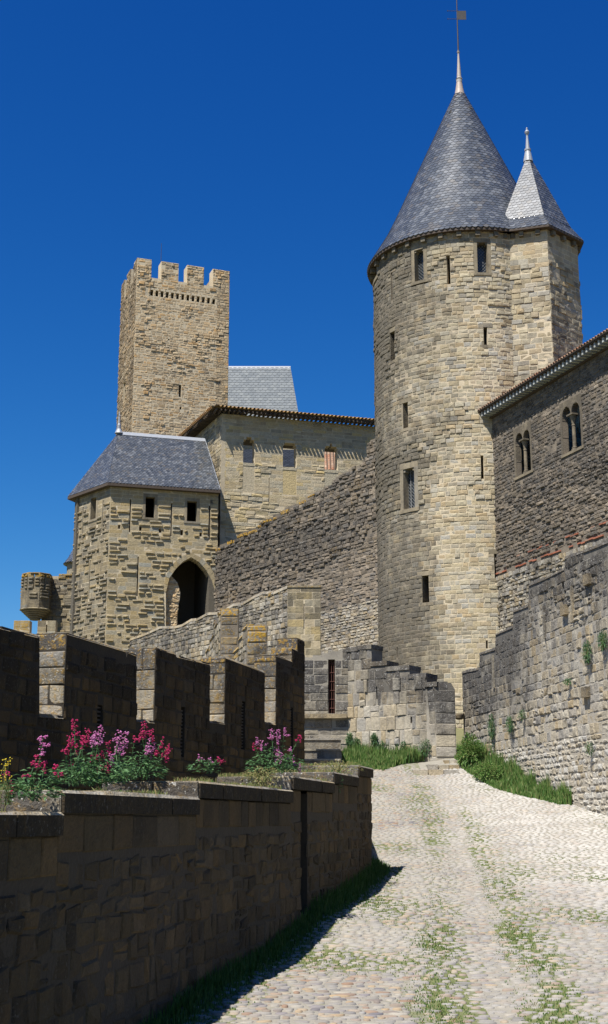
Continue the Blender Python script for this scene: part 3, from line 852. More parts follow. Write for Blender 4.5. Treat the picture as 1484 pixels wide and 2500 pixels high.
    pin = [Fi.px(152.6 + .2878 * x, 1037.3 + .2878 * y) for x, y in ((965, 1900), (972, 1650), (985, 1520), (1000, 1430), (975, 1340), (930, 1290), (900, 1200), (1000, 1100), (1290, 1100), (1270, 1400), (1255, 1500), (1238, 1620), (1236, 1900))]
    Fj = F.shift(0, -.32)
    pj = [Fj.px(152.6 + .2878 * x, 1037.3 + .2878 * y) for x, y in ((965, 1900), (972, 1650), (985, 1520), (1000, 1430), (975, 1340), (930, 1290), (900, 1200), (1000, 1100), (1290, 1100), (1270, 1400), (1255, 1500), (1238, 1620), (1236, 1900))]
    s0 = arch_in[0][0] - .1; s1 = arch_in[-1][0] + .05
    left = [(s0, Z0), pj[0], pj[1], pj[2], pj[3], pj[4], pj[5], (s0, pj[5][1] + .3)]
    right = [(pj[12][0], Z0), (s1, Z0), (s1, pj[9][1] + .2), pj[9], pj[10], pj[11]]
    for o_ in (left, right):
        mb = MB(); core(mb, Fj, o_, [], .55, dz=.1, tone=(.5, 0, 0)); stones(mb, Fj, o_, [], h=(.16, .26), w=(.2, .5), prot=(0, .08), rough=.03, jit=.02, bev=.03, tonef=lambda s, z: (-.05, 0))
        mb.build('passage_jamb', [M['keep'], M['mortar']], T)
    # roof
    A = Vector(L(-.45, ZE, .38)); B = Vector((F(-.15, 0, .42)[0] - .12, F(-.15, 0, .42)[1], ZE)); Cc = Vector(F(W + .05, ZE, .42))
    R1 = Vector(F(.83, 27.75, -3.0)); R2 = Vector(F(7.28, 27.75, -3.0))
    bkL = Vector(F(-.5, ZE, -6.5)); bkR = Vector(F(W + .05, ZE, -6.5))
    mb = MB()
    def plane(pts):
        A_, B_ = pts[0], pts[1]; U = (B_ - A_).normalized(); N = U.cross(pts[2] - A_).normalized(); V = N.cross(U)
        if V.z < 0: V = -V
        return A_, U, V, [((p - A_).dot(U), (p - A_).dot(V)) for p in pts]
    ZZ = Vector((0, 0, .14))
    A, B, Cc, bkL, bkR = [p + ZZ for p in (A, B, Cc, bkL, bkR)]
    scales(mb, *plane([B, Cc, R2, R1]), w=.24, ex=.18)
    scales(mb, *plane([A, B, R1]), w=.24, ex=.18)
    mb.face([bkR, A + Vector((1.0, 2.4, 0)), R1, R2], (.4, 0, 0)); mb.face([A, R1, A + Vector((1.0, 2.4, 0))], (.4, 0, 0)); mb.face([Cc, bkR, R2], (.4, 0, 0))
    # fascia + soffit
    low = [p - Vector((0, 0, .2)) for p in (A, B, Cc)]
    for a, b, c, d in ((A, B, low[1], low[0]), (B, Cc, low[2], low[1])): mb.face([a, b, c, d], (.1, 0, 0), 1)
    mb.face([low[0], low[1], low[2], bkR - Vector((0, 0, .2)), A + Vector((1.0, 2.4, -.2))], (.1, 0, 0), 1)
    rf = mb.build('roof', [M['slate'], M['wood']], T)
    mb = MB(); up = Vector((0, 0, .06))
    nrm = Vector((F.N[0], F.N[1], 0))
    for a, b in ((R1, R2),):
        a2 = a - (b - a).normalized() * .1
        mb.box8([a2 + nrm * .22 - up * 4, b + nrm * .22 - up * 4, b + up, a2 + up, a2 - nrm * .22 - up * 4, b - nrm * .22 - up * 4, b + up * 1.3 - nrm * .05, a2 + up * 1.3 - nrm * .05])
    v = (R2 - Cc)
    mb.tube([Cc + v * .02, Cc + v], .03, 5)
    mb.build('ridge_flashing', M['lead'], rf)
    mb = MB(); mb.lathe((R1.x, R1.y, R1.z - .1), [(.32, 0), (.2, .25), (.13, .35), (.13, .65), (.09, .75), (.07, 1.3), (.1, 1.36), (.05, 1.42), (.04, 1.6), (.015, 1.7)], 10)
    mb.build('finial', M['lead'], rf)

# ================================================================ UPPER BUILDING
def build_house():
    P = (-6.1, 91.3); F = Flat(P, (.961, .276)); Z0 = 10; ZE = 29.25; W = 17
    T = thing('upper_building', 'long pale stone building with three open windows and a tiled eave', 'building', (P[0], P[1], Z0))
    S = Flat((P[0] - .38 * 9, P[1] + .92 * 9), (.38, -.92))
    zb = lambda x, y: (518.7 + .2878 * x, 976.3 + .2878 * y)
    holes = []; wins = []
    for (x0, y0, x1, y1) in ((260, 322, 358, 535), (597, 356, 712, 572), (950, 382, 1062, 594)):
        a = zb(x0, y0); b = zb(x1, y1); q = pxrect(F, a[0], a[1], b[0], b[1]); wins.append(q); s0, s1, z0, z1 = bound(q)
        mbw = MB(); e = .16
        sbox(mbw, F, s0 - .02, s1 + .02, z0 - .22, z0, -.6, .015, (.6, .05, 0))
        # tall smooth panel under each opening
        sbox(mbw, F, s0 - .02, s1 + .02, z0 - 2.2, z0 - .22, -.3, -.01, (rnd.random(), 0, 0))
        mbw.build('window', M['house'], T)
        r_ = (s1 - s0) / 2; m_ = (s0 + s1) / 2
        holes.append([(s0, z0 - 2.2), (s1, z0 - 2.2)] + [(m_ + r_ * math.cos(math.pi * k / 8), z1 - r_ * .75 + r_ * .75 * math.sin(math.pi * k / 8)) for k in range(9)])
    a = zb(478, 650); b = zb(484, 878); slit = pxrect(F, a[0], a[1], b[0], b[1]); holes.append(slit)
    mb = MB(); o = rect(0, W, Z0, ZE)
    core(mb, F, o, holes, .7, dz=.2, tone=(.5, 0, 0))
    def st(s, z):
        n_ = vnoise(s * .55, z * .55, 31)
        return ((0, .012), .01, .004) if n_ < .6 else ((0, .055), .03, .02)
    stones(mb, F, o, holes, h=(.2, .34), w=(.4, 1.1), tonef=lambda s, z: (-.02 + .3 * max(0, vnoise(s * .4, z * .5, 3) - .5), 0), style=st, gap=.012)
    oS = rect(0, 9, Z0, ZE); core(mb, S, oS, [], .7, dz=20, tone=(.5, .2, 0)); stones(mb, S, oS, [], h=(.22, .32), w=(.3, .7), tonef=lambda s, z: (.4, 0), prot=(0, .03))
    mb.build('wall', [M['house'], M['mortar']], T)
    # roof: low slope from the front eave, return on the left side
    mb = MB(); n = Vector((F.N[0], F.N[1], 0)); up = math.tan(R(14))
    e0 = Vector(F(-1.05, ZE + .22, 1.02)); V = (-n + Vector((0, 0, up))).normalized(); U = Vector((F.D[0], F.D[1], 0))
    canal_roof(mb, e0, U, V, W + 1, 5.2, sp=.3, r=.10, lich=.9, seg=2, pan=.2, hip='L')
    ns = Vector((S.N[0], S.N[1], 0)); s0_ = Vector(S(0, ZE + .22, 1.02)); Vs = (-ns + Vector((0, 0, up))).normalized()
    canal_roof(mb, s0_, Vector((S.D[0], S.D[1], 0)), Vs, 10.0, 4.0, sp=.3, r=.10, lich=.5, seg=2, pan=.2, hip='R')
    rf = mb.build('tiled_roof', [M['terracotta'], M['wood']], T)
    k = 0
    mb = MB()
    for i in range(int((W + .5) / .34)):
        s = -.6 + i * .34; mb_ = mb
        sbox(mb_, F, s, s + .11, ZE - .02, ZE + .10, -.3, .85, (rnd.random(), 0, 0))
    for i in range(26):
        sbox(mb, S, i * .34, i * .34 + .11, ZE - .02, ZE + .10, -.3, .85, (rnd.random(), 0, 0))
    mb.build('rafters', M['wood'], T)
    mb = MB(); mb.box8([F(.1, ZE - .05, -.71), F(W, ZE - .05, -.71), F(W, ZE - .05, -7.5), F(.1, ZE - .05, -7.5), F(.1, ZE + .05, -.71), F(W, ZE + .05, -.71), F(W, ZE + .05, -7.5), F(.1, ZE + .05, -7.5)], (.1, 0, 0)); mb.build('ceiling', M['wood'], T)

# ================================================================ CURTAIN WALL up to the tower
def build_curtain():
    P = (-6.2, 90.0); F = Flat(P, (10.9, -15.6)); L = math.hypot(10.9, 15.6)
    zb = [(20, 1290), (45, 1245), (130, 1207), (205, 1182), (212, 1148), (390, 1072), (392, 1050), (575, 955), (582, 938), (785, 842), (792, 826), (1012, 712), (1022, 680), (1205, 562), (1268, 560), (1276, 510), (1312, 482), (1314, 365), (1380, 325), (1480, 280)]
    top = [F.px(518.7 + .2878 * x, 976.3 + .2878 * y) for x, y in zb]
    Z0 = 3.0
    o = [(top[0][0] - .2, Z0), (top[-1][0], Z0)] + list(reversed(top))
    T = thing('curtain_wall', 'dark rough stone wall stepping up from the gatehouse to the round tower', 'wall', (P[0], P[1], Z0))
    mb = MB(); tt = lambda s: lerp_tab(top, s)
    def tf(s, z):
        d = tt(s) - z
        g = .55 - d * .055 + .5 * (vnoise(s * .35, z * .35, 14) - .5)
        return (g, 1.0 if d < .28 and s < 12 else (.25 if vnoise(s * 1.3, z * 1.6, 5) > .82 else 0))
    def st(s, z):
        d = tt(s) - z
        return ((0, .12), .03, .02) if d < 5 else ((0, .06), .03, .02)
    core(mb, F, o, [], 1.0, dz=.12, tone=tf)
    cut = 12.6
    stones(mb, F, [(p[0], max(p[1], cut)) for p in o], [], h=(.17, .27), w=(.22, .6), tonef=tf, style=st, jit=.02, gap=.02, skip=.03)
    stones2(mb, F, rect(o[0][0], L + 1, Z0, cut), [], 2, h=(.14, .25), w=(.16, .5), tonef=lambda s, z: (tf(s, z)[0] + .38 - .03 * max(0, s - 6), 0), prot=(0, .06), jit=.025, gap=.03, rough=.02)
    mb.build('wall', [M['rubble'], M['mortar_dark'], M['fore']], T)
def stones2(mb, surf, o, holes, slot, **k):
    n = len(mb.m); stones(mb, surf, o, holes, **k)
    for i in range(n, len(mb.m)): mb.m[i] = slot

# ================================================================ RIGHT BUILDING
def build_right_building():
    P = (10.3, 70.0); F = Flat(P, (.342, -.94)); Z0 = 2.0; ZE = 21.9; W = 24
    T = thing('romanesque_building', 'dark stone building on the right with two twin arched windows', 'building', (P[0], P[1], Z0))
    zf = lambda pts: [F.px(1189.9 + .1982 * x, 823.8 + .1982 * y) for x, y in pts]
    # twin light openings as one outline each (M-shaped head)
    def twin(xl, xm, xr, yb_l, yb_r, yl, yr, spl, spr):
        a, b, c = [F.px(1189.9 + .1982 * x, 823.8 + .1982 * 1300)[0] for x in (xl, xm, xr)]
        zl = zf([(xl, spl)])[0][1]; zr2 = zf([(xr, spr)])[0][1]; zb_ = (zf([(xl, yb_l)])[0][1] + zf([(xr, yb_r)])[0][1]) / 2
        zs = (zl + zr2) / 2
        o = [(a, zb_), (c, zb_)]
        for (p, q) in ((c, b), (b, a)):
            m_ = (p + q) / 2; r_ = abs(q - p) / 2 * .94
            for k in range(9):
                t = math.pi * k / 8; o.append((m_ + r_ * math.cos(t), zs + r_ * 1.25 * math.sin(t)))
        return o, (a, b, c, zb_, zs)
    tw = [twin(345, 440, 528, 1725, 1650, 1205, 1140, 1300, 1215), twin(932, 1048, 1162, 1430, 1362, 882, 805, 985, 885)]
    holes = [t[0] for t in tw]; frames = []
    mb = MB(); o = rect(0, W, Z0, ZE)
    core(mb, F, o, holes, .3, dz=.08, tone=(.5, .35, 0))
    fh = []
    for t, (a, b, c, zb_, zs) in tw:
        fh.append(rect(a - .16, c + .16, zb_ - .2, zs + .8))
    cut = 13.2
    def tf(s, z): return (.30 + (.15 if z > 16 else 0) + .5 * (vnoise(s * .4, z * .5, 17) - .5), 0)
    def st(s, z): return ((0, .045), .025, .012) if z > 17 else ((0, .09), .03, .02)
    Wv = 13
    stones(mb, F, rect(0, Wv, cut, ZE), fh, h=(.15, .21), w=(.2, .5), tonef=tf, style=st, jit=.015, gap=.018, skip=.02)
    stones2(mb, F, rect(0, Wv, Z0 + 2, 12.9), [], 2, h=(.15, .23), w=(.2, .45), tonef=lambda s, z: (.28 + .5 * (vnoise(s * .4, z * .5, 17) - .5), 0), prot=(0, .10), jit=.02, gap=.03, rough=.02)
    stones(mb, F, rect(Wv, W, Z0 + 2, ZE), [], h=(.3, .4), w=(.5, .9), tonef=tf)
    core(mb, Flat(F(W, 0)[:2], (.94, .342)), rect(0, 9, Z0, ZE), [], .5, dz=30, m=0)
    core(mb, Flat((F(W, 0)[0] + .94 * 9, F(W, 0)[1] + .342 * 9), (-.342, .94)), rect(0, W, Z0, ZE), [], .5, dz=30, m=0)
    mb.build('wall', [M['rubble'], M['mortar_dark'], M['fore']], T)
    mb = MB()
    for z in (13.02, 13.55):
        s = .6
        while s < 14:
            l = rnd.uniform(.3, .45)
            if rnd.random() < (.85 if z < 13.3 else .6) * (.6 + .6 * vnoise(s * .9, z, 3)): 
                dz = rnd.uniform(-.03, .03); sbox(mb, F, s, s + l - .02, z + dz, z + .07 + dz, -.05, rnd.uniform(.05, .09), (rnd.random(), 0, 0))
            s += l
    mb.build('brick_course', M['brick'], T)
    for t, (a, b, c, zb_, zs) in tw:
        mb = MB()
        # smooth surround with the opening cut out
        oo = rect(a - .16, c + .16, zb_ - .2, zs + .8)
        core(mb, F.shift(0, .02), oo, [t], .35, dz=.05, tone=(rnd.random(), .75, 0), m=0)
        sbox(mb, F, a - .2, c + .2, zb_ - .14, zb_, -.3, .06, (.5, .5, 0))
        fr = mb.build('twin_window', M['dressed'], T)
        m_ = b; mb = MB(); base = F(m_, zb_, -.12); H = zs - zb_
        mb.lathe(base, [(.17, 0), (.17, .08), (.13, .1), (.145, .16), (.10, .2), (.095, H * .5), (.09, H - .62), (.11, H - .6), (.11, H - .55), (.09, H - .53), (.12, H - .35), (.17, H - .2), (.19, H - .1), (.19, H - .08)], 14, (.3, .55, 0))
        mb.build('column', M['dressed'], fr)
        mb = MB(); sbox(mb, F, m_ - .26, m_ + .26, zs - .08, zs + .0, -.32, .12, (.2, .7, 0)); mb.build('capital_slab', M['dressed'], fr)
    # eave
    n = Vector((F.N[0], F.N[1], 0)); U = Vector((F.D[0], F.D[1], 0)); up = math.tan(R(17))
    mb = MB(); e0 = Vector(F(-.1, ZE + .42, .78)); V = (-n + Vector((0, 0, up))).normalized()
    canal_roof(mb, e0, U, V, W + .3, 9, sp=.24, r=.09, lich=.0, seg=3); rf = mb.build('tiled_roof', [M['terracotta'], M['wood']], T)
    mb = MB(); s = 0
    while s < W:
        sbox(mb, F, s, s + .12, ZE + .06, ZE + .30, -.2, .66, (rnd.random(), 0, 0)); s += .36
    mb.build('rafters', M['palewood'], T)
    mb = MB(); sbox(mb, F, 0, W, ZE + .31, ZE + .35, -.2, .72, (.2, 0, 0)); sbox(mb, F, 0, W, ZE - .02, ZE + .06, -.3, .16, (.2, 0, 0)); mb.build('eave_boards', M['wood'], T)
# ================================================================ WALL WITH MERLONS (left, long faces in shade)
def zc4(x, y): return .6168 * x, 1342.4 + .6168 * y
def build_battlement():
    P = (-4.69, 25.0); F = Flat(P, (.27, 1.0)); TH = .7
    px = lambda x, y: F.px(x, y)
    T = thing('battlement_wall', 'dark shaded wall with tall merlons behind the flowering plants', 'wall', (P[0], P[1], 0))
    k0 = px(96, 1558)
    top = [(-9.0, k0[1] - .15), (k0[0] - .0, k0[1] + .02)]
    ends = []
    def crenel(xa, ya, xb, yb, ytop):
        a = px(xa, ya); b = px(xb, yb); t = px(xb, ytop)
        z = (a[1] + b[1]) / 2
        top.extend([(a[0], z - .02), (b[0], z + .02), (t[0], t[1])]); ends.append((b[0], z - .1, t[1]))
    crenel(96, 1746, 154, 1752, 1543)
    top.extend([px(306, 1589), px(309, 1606), px(312, 1592), px(333, 1600)])
    crenel(333, 1758, 376, 1764, 1580)
    top.extend([px(428, 1596), px(430, 1602), px(512, 1621)])
    crenel(512, 1762, 548, 1766, 1604); top.append(px(646, 1641))
    crenel(646, 1764, 673, 1768, 1600); top.append(px(713, 1614))
    e = px(713, 1582); top.append(e); ends.append((e[0], px(713, 1614)[1] - .1, e[1])); top.append(px(726, 1588))
    e = px(726, 1559); top.append(e); ends.append((e[0], px(726, 1588)[1] - .1, e[1])); top.append(px(743, 1566))
    # keep s monotonic
    for i in range(1, len(top)):
        if top[i][0] <= top[i - 1][0]: top[i] = (top[i - 1][0] + .003, top[i][1])
    SE = top[-1][0]; ZB = -.4
    o = [(top[0][0], ZB), (SE, ZB)] + list(reversed(top))
    holes = []
    for (x, y0, y1, w) in ((245, 1722, 1790, .28), (447, 1725, 1850, .26), (594, 1712, 1832, .34), (712, 1725, 1830, .3)):
        a = px(x, y0); b = px(x, y1); holes.append(rect(a[0] - w / 2, a[0] + w / 2, b[1], a[1]))
    mb = MB()
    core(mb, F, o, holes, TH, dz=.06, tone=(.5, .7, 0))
    tt = lambda s: lerp_tab(top, s)
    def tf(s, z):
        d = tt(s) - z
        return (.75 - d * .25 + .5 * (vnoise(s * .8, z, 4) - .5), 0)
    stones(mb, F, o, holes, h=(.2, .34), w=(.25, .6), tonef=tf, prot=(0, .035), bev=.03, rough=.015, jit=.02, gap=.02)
    # lit end faces and stepped tops
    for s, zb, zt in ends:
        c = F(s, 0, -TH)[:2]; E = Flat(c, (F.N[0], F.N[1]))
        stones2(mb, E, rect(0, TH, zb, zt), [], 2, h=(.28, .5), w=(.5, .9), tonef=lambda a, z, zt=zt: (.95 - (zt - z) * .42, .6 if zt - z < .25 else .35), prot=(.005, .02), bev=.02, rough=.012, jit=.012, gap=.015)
    for i in range(len(top) - 1):
        (a, za), (b, zb_) = top[i], top[i + 1]
        if b - a < .4: continue
        n = max(1, int((b - a) / .5))
        for k in range(n):
            p = a + (b - a) * k / n; q = a + (b - a) * (k + 1) / n; zp = za + (zb_ - za) * k / n; zq = za + (zb_ - za) * (k + 1) / n
            j = rnd.uniform(.02, .05)
            P8 = [F(p + .01, zp - .03, .02), F(q - .01, zq - .03, .02), F(q - .01, zq + j, -.05), F(p + .01, zp + j, -.05), F(p + .01, zp - .03, -TH - .02), F(q - .01, zq - .03, -TH - .02), F(q - .01, zq + j * .9, -TH + .05), F(p + .01, zp + j * .9, -TH + .05)]
            mb.box8(P8, (rnd.random(), .45, .5), 2)
    # near the far end: cross face to the stairs
    c = F(SE, 0)[:2]; E = Flat(c, (-F.N[0], -F.N[1])); core(mb, E, rect(0, TH, ZB, top[-1][1]), [], .05, dz=10, m=0)
    mb.build('wall', [M['brown'], M['mortar_brown'], M['fore']], T)  # shaded long faces use the darkened brown, lit ends the paler stone
    for h in holes:
        s0, s1, z0, z1 = bound(h); mb = MB(); z = z0
        while z < z1 - .03: sbox(mb, F, s0 - .02, s1 + .02, z, z + .03, -.22, -.05, (.5, 0, 0)); z += .085
        mb.build('louvre', M['iron'], T)
    return F, top

# ================================================================ NEAR TERRACE WALL
def build_near_wall():
    F = Flat((nwX(0), 0.0), (.22, 1.0)); L = math.hypot(.22, 1.0)
    T = thing('terrace_wall', 'shaded brown stone retaining wall with stepped coping beside the cobbled ramp', 'wall', (nwX(15), 15.0, -2.0))
    q = F.px
    segs = [(-1.5, q(142, 1984)[0], q(100, 1981)[1]), (q(142, 1925)[0], q(478, 1947)[0], q(300, 1936)[1]), (q(478, 1909)[0], q(708, 1924)[0], q(600, 1917)[1]),
            (q(708, 1892)[0], q(811, 1911)[0], q(760, 1901)[1]), (q(811, 1882)[0], q(871, 1895)[0], q(840, 1889)[1]), (q(871, 1869)[0], q(905, 1880)[0], q(890, 1872)[1])]
    for i in range(1, len(segs)): segs[i] = (segs[i - 1][1], segs[i][1], segs[i][2])
    TH = 1.15; CH = .2
    o = [(segs[0][0], -3.0), (segs[-1][1], -3.0)]
    for a, b, z in reversed(segs): o += [(b, z - CH), (a, z - CH)]
    slot = pxrect(F, 733, 1915, 750, 2440); s0, s1, _, z1 = bound(slot); slot = rect(s0, s1, -3.2, z1)
    mb = MB()
    core(mb, F, o, [slot], TH - .05, dz=.1, tone=(.5, .35, 0))
    core(mb, F, rect(s0 - .02, s1 + .02, -3.0, z1 + .02), [], .5, dz=9, tone=(.3, .5, 0), d0=-.22)
    tt = lambda s: next((z for a, b, z in segs if a <= s <= b), 0)
    def tf(s, z): return (.12 + .6 * (vnoise(s * .45, z * .9, 41) - .4) + (.25 if tt(s) - z < .35 else 0), 0)
    # first ashlar course under the coping, rubble below
    a_o = [(segs[0][0], segs[0][2] - CH - .36)]
    lower = [(segs[0][0], -3.0), (segs[-1][1], -3.0)]
    for a, b, z in reversed(segs): lower += [(b, z - CH - .34), (a, z - CH - .34)]
    for a, b, z in segs:
        stones(mb, F, rect(a, b, z - CH - .335, z - CH), [slot], h=(.34, .36), w=(.35, .75), tonef=tf, prot=(.005, .02), bev=.015, rough=.006, jit=.006)
    stones(mb, F, lower, [slot], h=(.14, .26), w=(.16, .46), tonef=tf, prot=(0, .022), bev=.02, rough=.014, jit=.028, gap=.012, zbase=-2.6, split=.22)
    # far end face
    E = Flat(F(segs[-1][1], 0)[:2], (-F.N[0], -F.N[1])); core(mb, E, rect(0, TH, -3, segs[-1][2] - CH), [], .04, dz=9, m=0)
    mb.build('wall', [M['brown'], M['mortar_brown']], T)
    mb = MB()
    for i, (a, b, z) in enumerate(segs):
        n = max(1, int((b - a) / .9))
        for k in range(n):
            p = a + (b - a) * k / n; w = a + (b - a) * (k + 1) / n
            e = rnd.uniform(-.012, .012); dd = .05 + rnd.uniform(-.01, .01)
            r_ = .012
            P8 = [F(p + .006, z - CH + .003, dd), F(w - .006, z - CH + .003, dd), F(w - .006, z - .03, dd), F(p + .006, z - .03, dd), F(p + .006, z - CH + .003, -TH), F(w - .006, z - CH + .003, -TH), F(w - .006, z + e, -TH), F(p + .006, z + e, -TH)]
            mb.box8(P8, (rnd.random(), .85, .05), 1)  # grimy front face, in the stone darkened for shade
            P8 = [F(p + .006, z - .03, dd), F(w - .006, z - .03, dd), F(w - .006, z + e, dd - .03), F(p + .006, z + e, dd - .03), F(p + .006, z - .03, -TH), F(w - .006, z - .03, -TH), F(w - .006, z + e, -TH), F(p + .006, z + e, -TH)]
            mb.poly(P8, [(0, 1, 2, 3), (3, 2, 6, 7), (0, 3, 7, 4), (1, 5, 6, 2)], (rnd.random(), .3, .25))
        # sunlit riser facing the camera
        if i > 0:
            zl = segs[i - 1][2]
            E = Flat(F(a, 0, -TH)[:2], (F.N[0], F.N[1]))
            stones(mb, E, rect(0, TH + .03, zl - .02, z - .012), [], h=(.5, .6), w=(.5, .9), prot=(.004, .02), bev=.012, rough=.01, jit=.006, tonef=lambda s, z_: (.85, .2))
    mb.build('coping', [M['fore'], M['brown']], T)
    # return wall behind the corner, keeps the terrace up
    mb = MB(); e = F(segs[-1][1], 0, -.4)
    Rf = Flat(e[:2], (-.005, 1)); core(mb, Rf, [(0, -2), (14.8, .8), (14.8, terz(42) - .02), (0, terz(27) - .02)], [], .4, dz=.1, m=0)
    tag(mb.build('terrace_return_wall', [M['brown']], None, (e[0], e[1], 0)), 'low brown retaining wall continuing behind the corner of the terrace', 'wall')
    return segs, F

# ================================================================ RIGHT FOREGROUND WALL
def build_right_wall():
    F = Flat((6.05, 49.5), (.1476, -1.0)); q = F.px
    pts = [(1131, 1658), (1131, 1640), (1170, 1632), (1171, 1596), (1209, 1584), (1210, 1548), (1252, 1530), (1253, 1492), (1290, 1478), (1291, 1428), (1330, 1412), (1378, 1388), (1379, 1362), (1440, 1340), (1484, 1322)]
    top = [(0, q(1131, 1640)[1])] + [q(*p) for p in pts[2:]]
    for i in range(1, len(top)):
        if top[i][0] <= top[i - 1][0]: top[i] = (top[i - 1][0] + .003, top[i][1])
    top += [(top[-1][0] + 1, top[-1][1] + .1), (30, top[-1][1] + .6)]
    ZB = -2.6; o = [(0, ZB), (30, ZB)] + list(reversed(top)); tt = lambda s: lerp_tab(top, s)
    T = thing('ramp_side_wall', 'tall weathered grey stone wall rising in steps along the right of the ramp', 'wall', (6.05, 49.5, 0))
    holes = [pxrect(F, 1176, 1668, 1184, 1690), pxrect(F, 1372, 1425, 1378, 1436), pxrect(F, 1415, 1570, 1421, 1592)]
    holes = holes[1:2]
    def split(s): return 2.7 + .25 * math.sin(s * .6) - (.9 if s < 4 else 0)
    mb = MB()
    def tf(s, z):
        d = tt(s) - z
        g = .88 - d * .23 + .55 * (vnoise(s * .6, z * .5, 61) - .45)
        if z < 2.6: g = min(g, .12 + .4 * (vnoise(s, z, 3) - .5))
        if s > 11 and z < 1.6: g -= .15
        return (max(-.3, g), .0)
    core(mb, F, o, holes, 1.0, dz=.1, tone=lambda s, z: (tf(s, z)[0] - .05, 0))
    lo = [(0, ZB), (30, ZB), (30, 2.3), (0, 2.3)]
    def st(s, z): return ((0, .02), .018, .01) if vnoise(s * .6, z * .6, 2) < .6 else ((0, .05), .03, .02)
    stones(mb, F, [(a, max(b, 2.3)) for a, b in o], holes, h=(.2, .33), w=(.2, .48), tonef=tf, style=st, jit=.016, gap=.02, split=.08)
    stones2(mb, F, lo, [], 2, h=(.13, .22), w=(.15, .42), tonef=tf, prot=(0, .035), bev=.03, rough=.015, jit=.025, gap=.028)
    # end jamb at the gap
    E = Flat(F(0, 0, -1.0)[:2], (F.N[0], F.N[1])); 
    # vertical chases and put-log blocks
    for x, y0, y1 in ((1205, 1600, 1680), (1276, 1605, 1660), (1398, 1430, 1520), (1330, 1480, 1560)):
        a = q(x, y0); b = q(x, y1); sbox(mb, F, a[0] - .05, a[0] + .05, b[1], a[1], -.02, .07, (rnd.random(), .5, 0))
    for x, y in ((1383, 1490), (1440, 1415), (1436, 1690)):
        a = q(x, y); sbox(mb, F, a[0] - .2, a[0] + .2, a[1] - .15, a[1] + .15, -.05, .14, (.4, .45, 0))
    # top stones
    for i in range(len(top) - 1):
        (a, za), (b, zb) = top[i], top[i + 1]
        if b - a < .3: continue
        n = max(1, int((b - a) / .5))
        for k in range(n):
            p = a + (b - a) * k / n; w = a + (b - a) * (k + 1) / n; zp = za + (zb - za) * k / n; zq = za + (zb - za) * (k + 1) / n
            j = rnd.uniform(.0, .06)
            mb.box8([F(p + .01, zp - .05, .03), F(w - .01, zq - .05, .03), F(w - .01, zq + j, 0), F(p + .01, zp + j, 0), F(p + .01, zp - .05, -1), F(w - .01, zq - .05, -1), F(w - .01, zq + j, -.95), F(p + .01, zp + j, -.95)], (rnd.random(), .8, .1))
    mb.build('wall', [M['fore'], M['mortar_grey'], M['fore_low']], T)
    return F

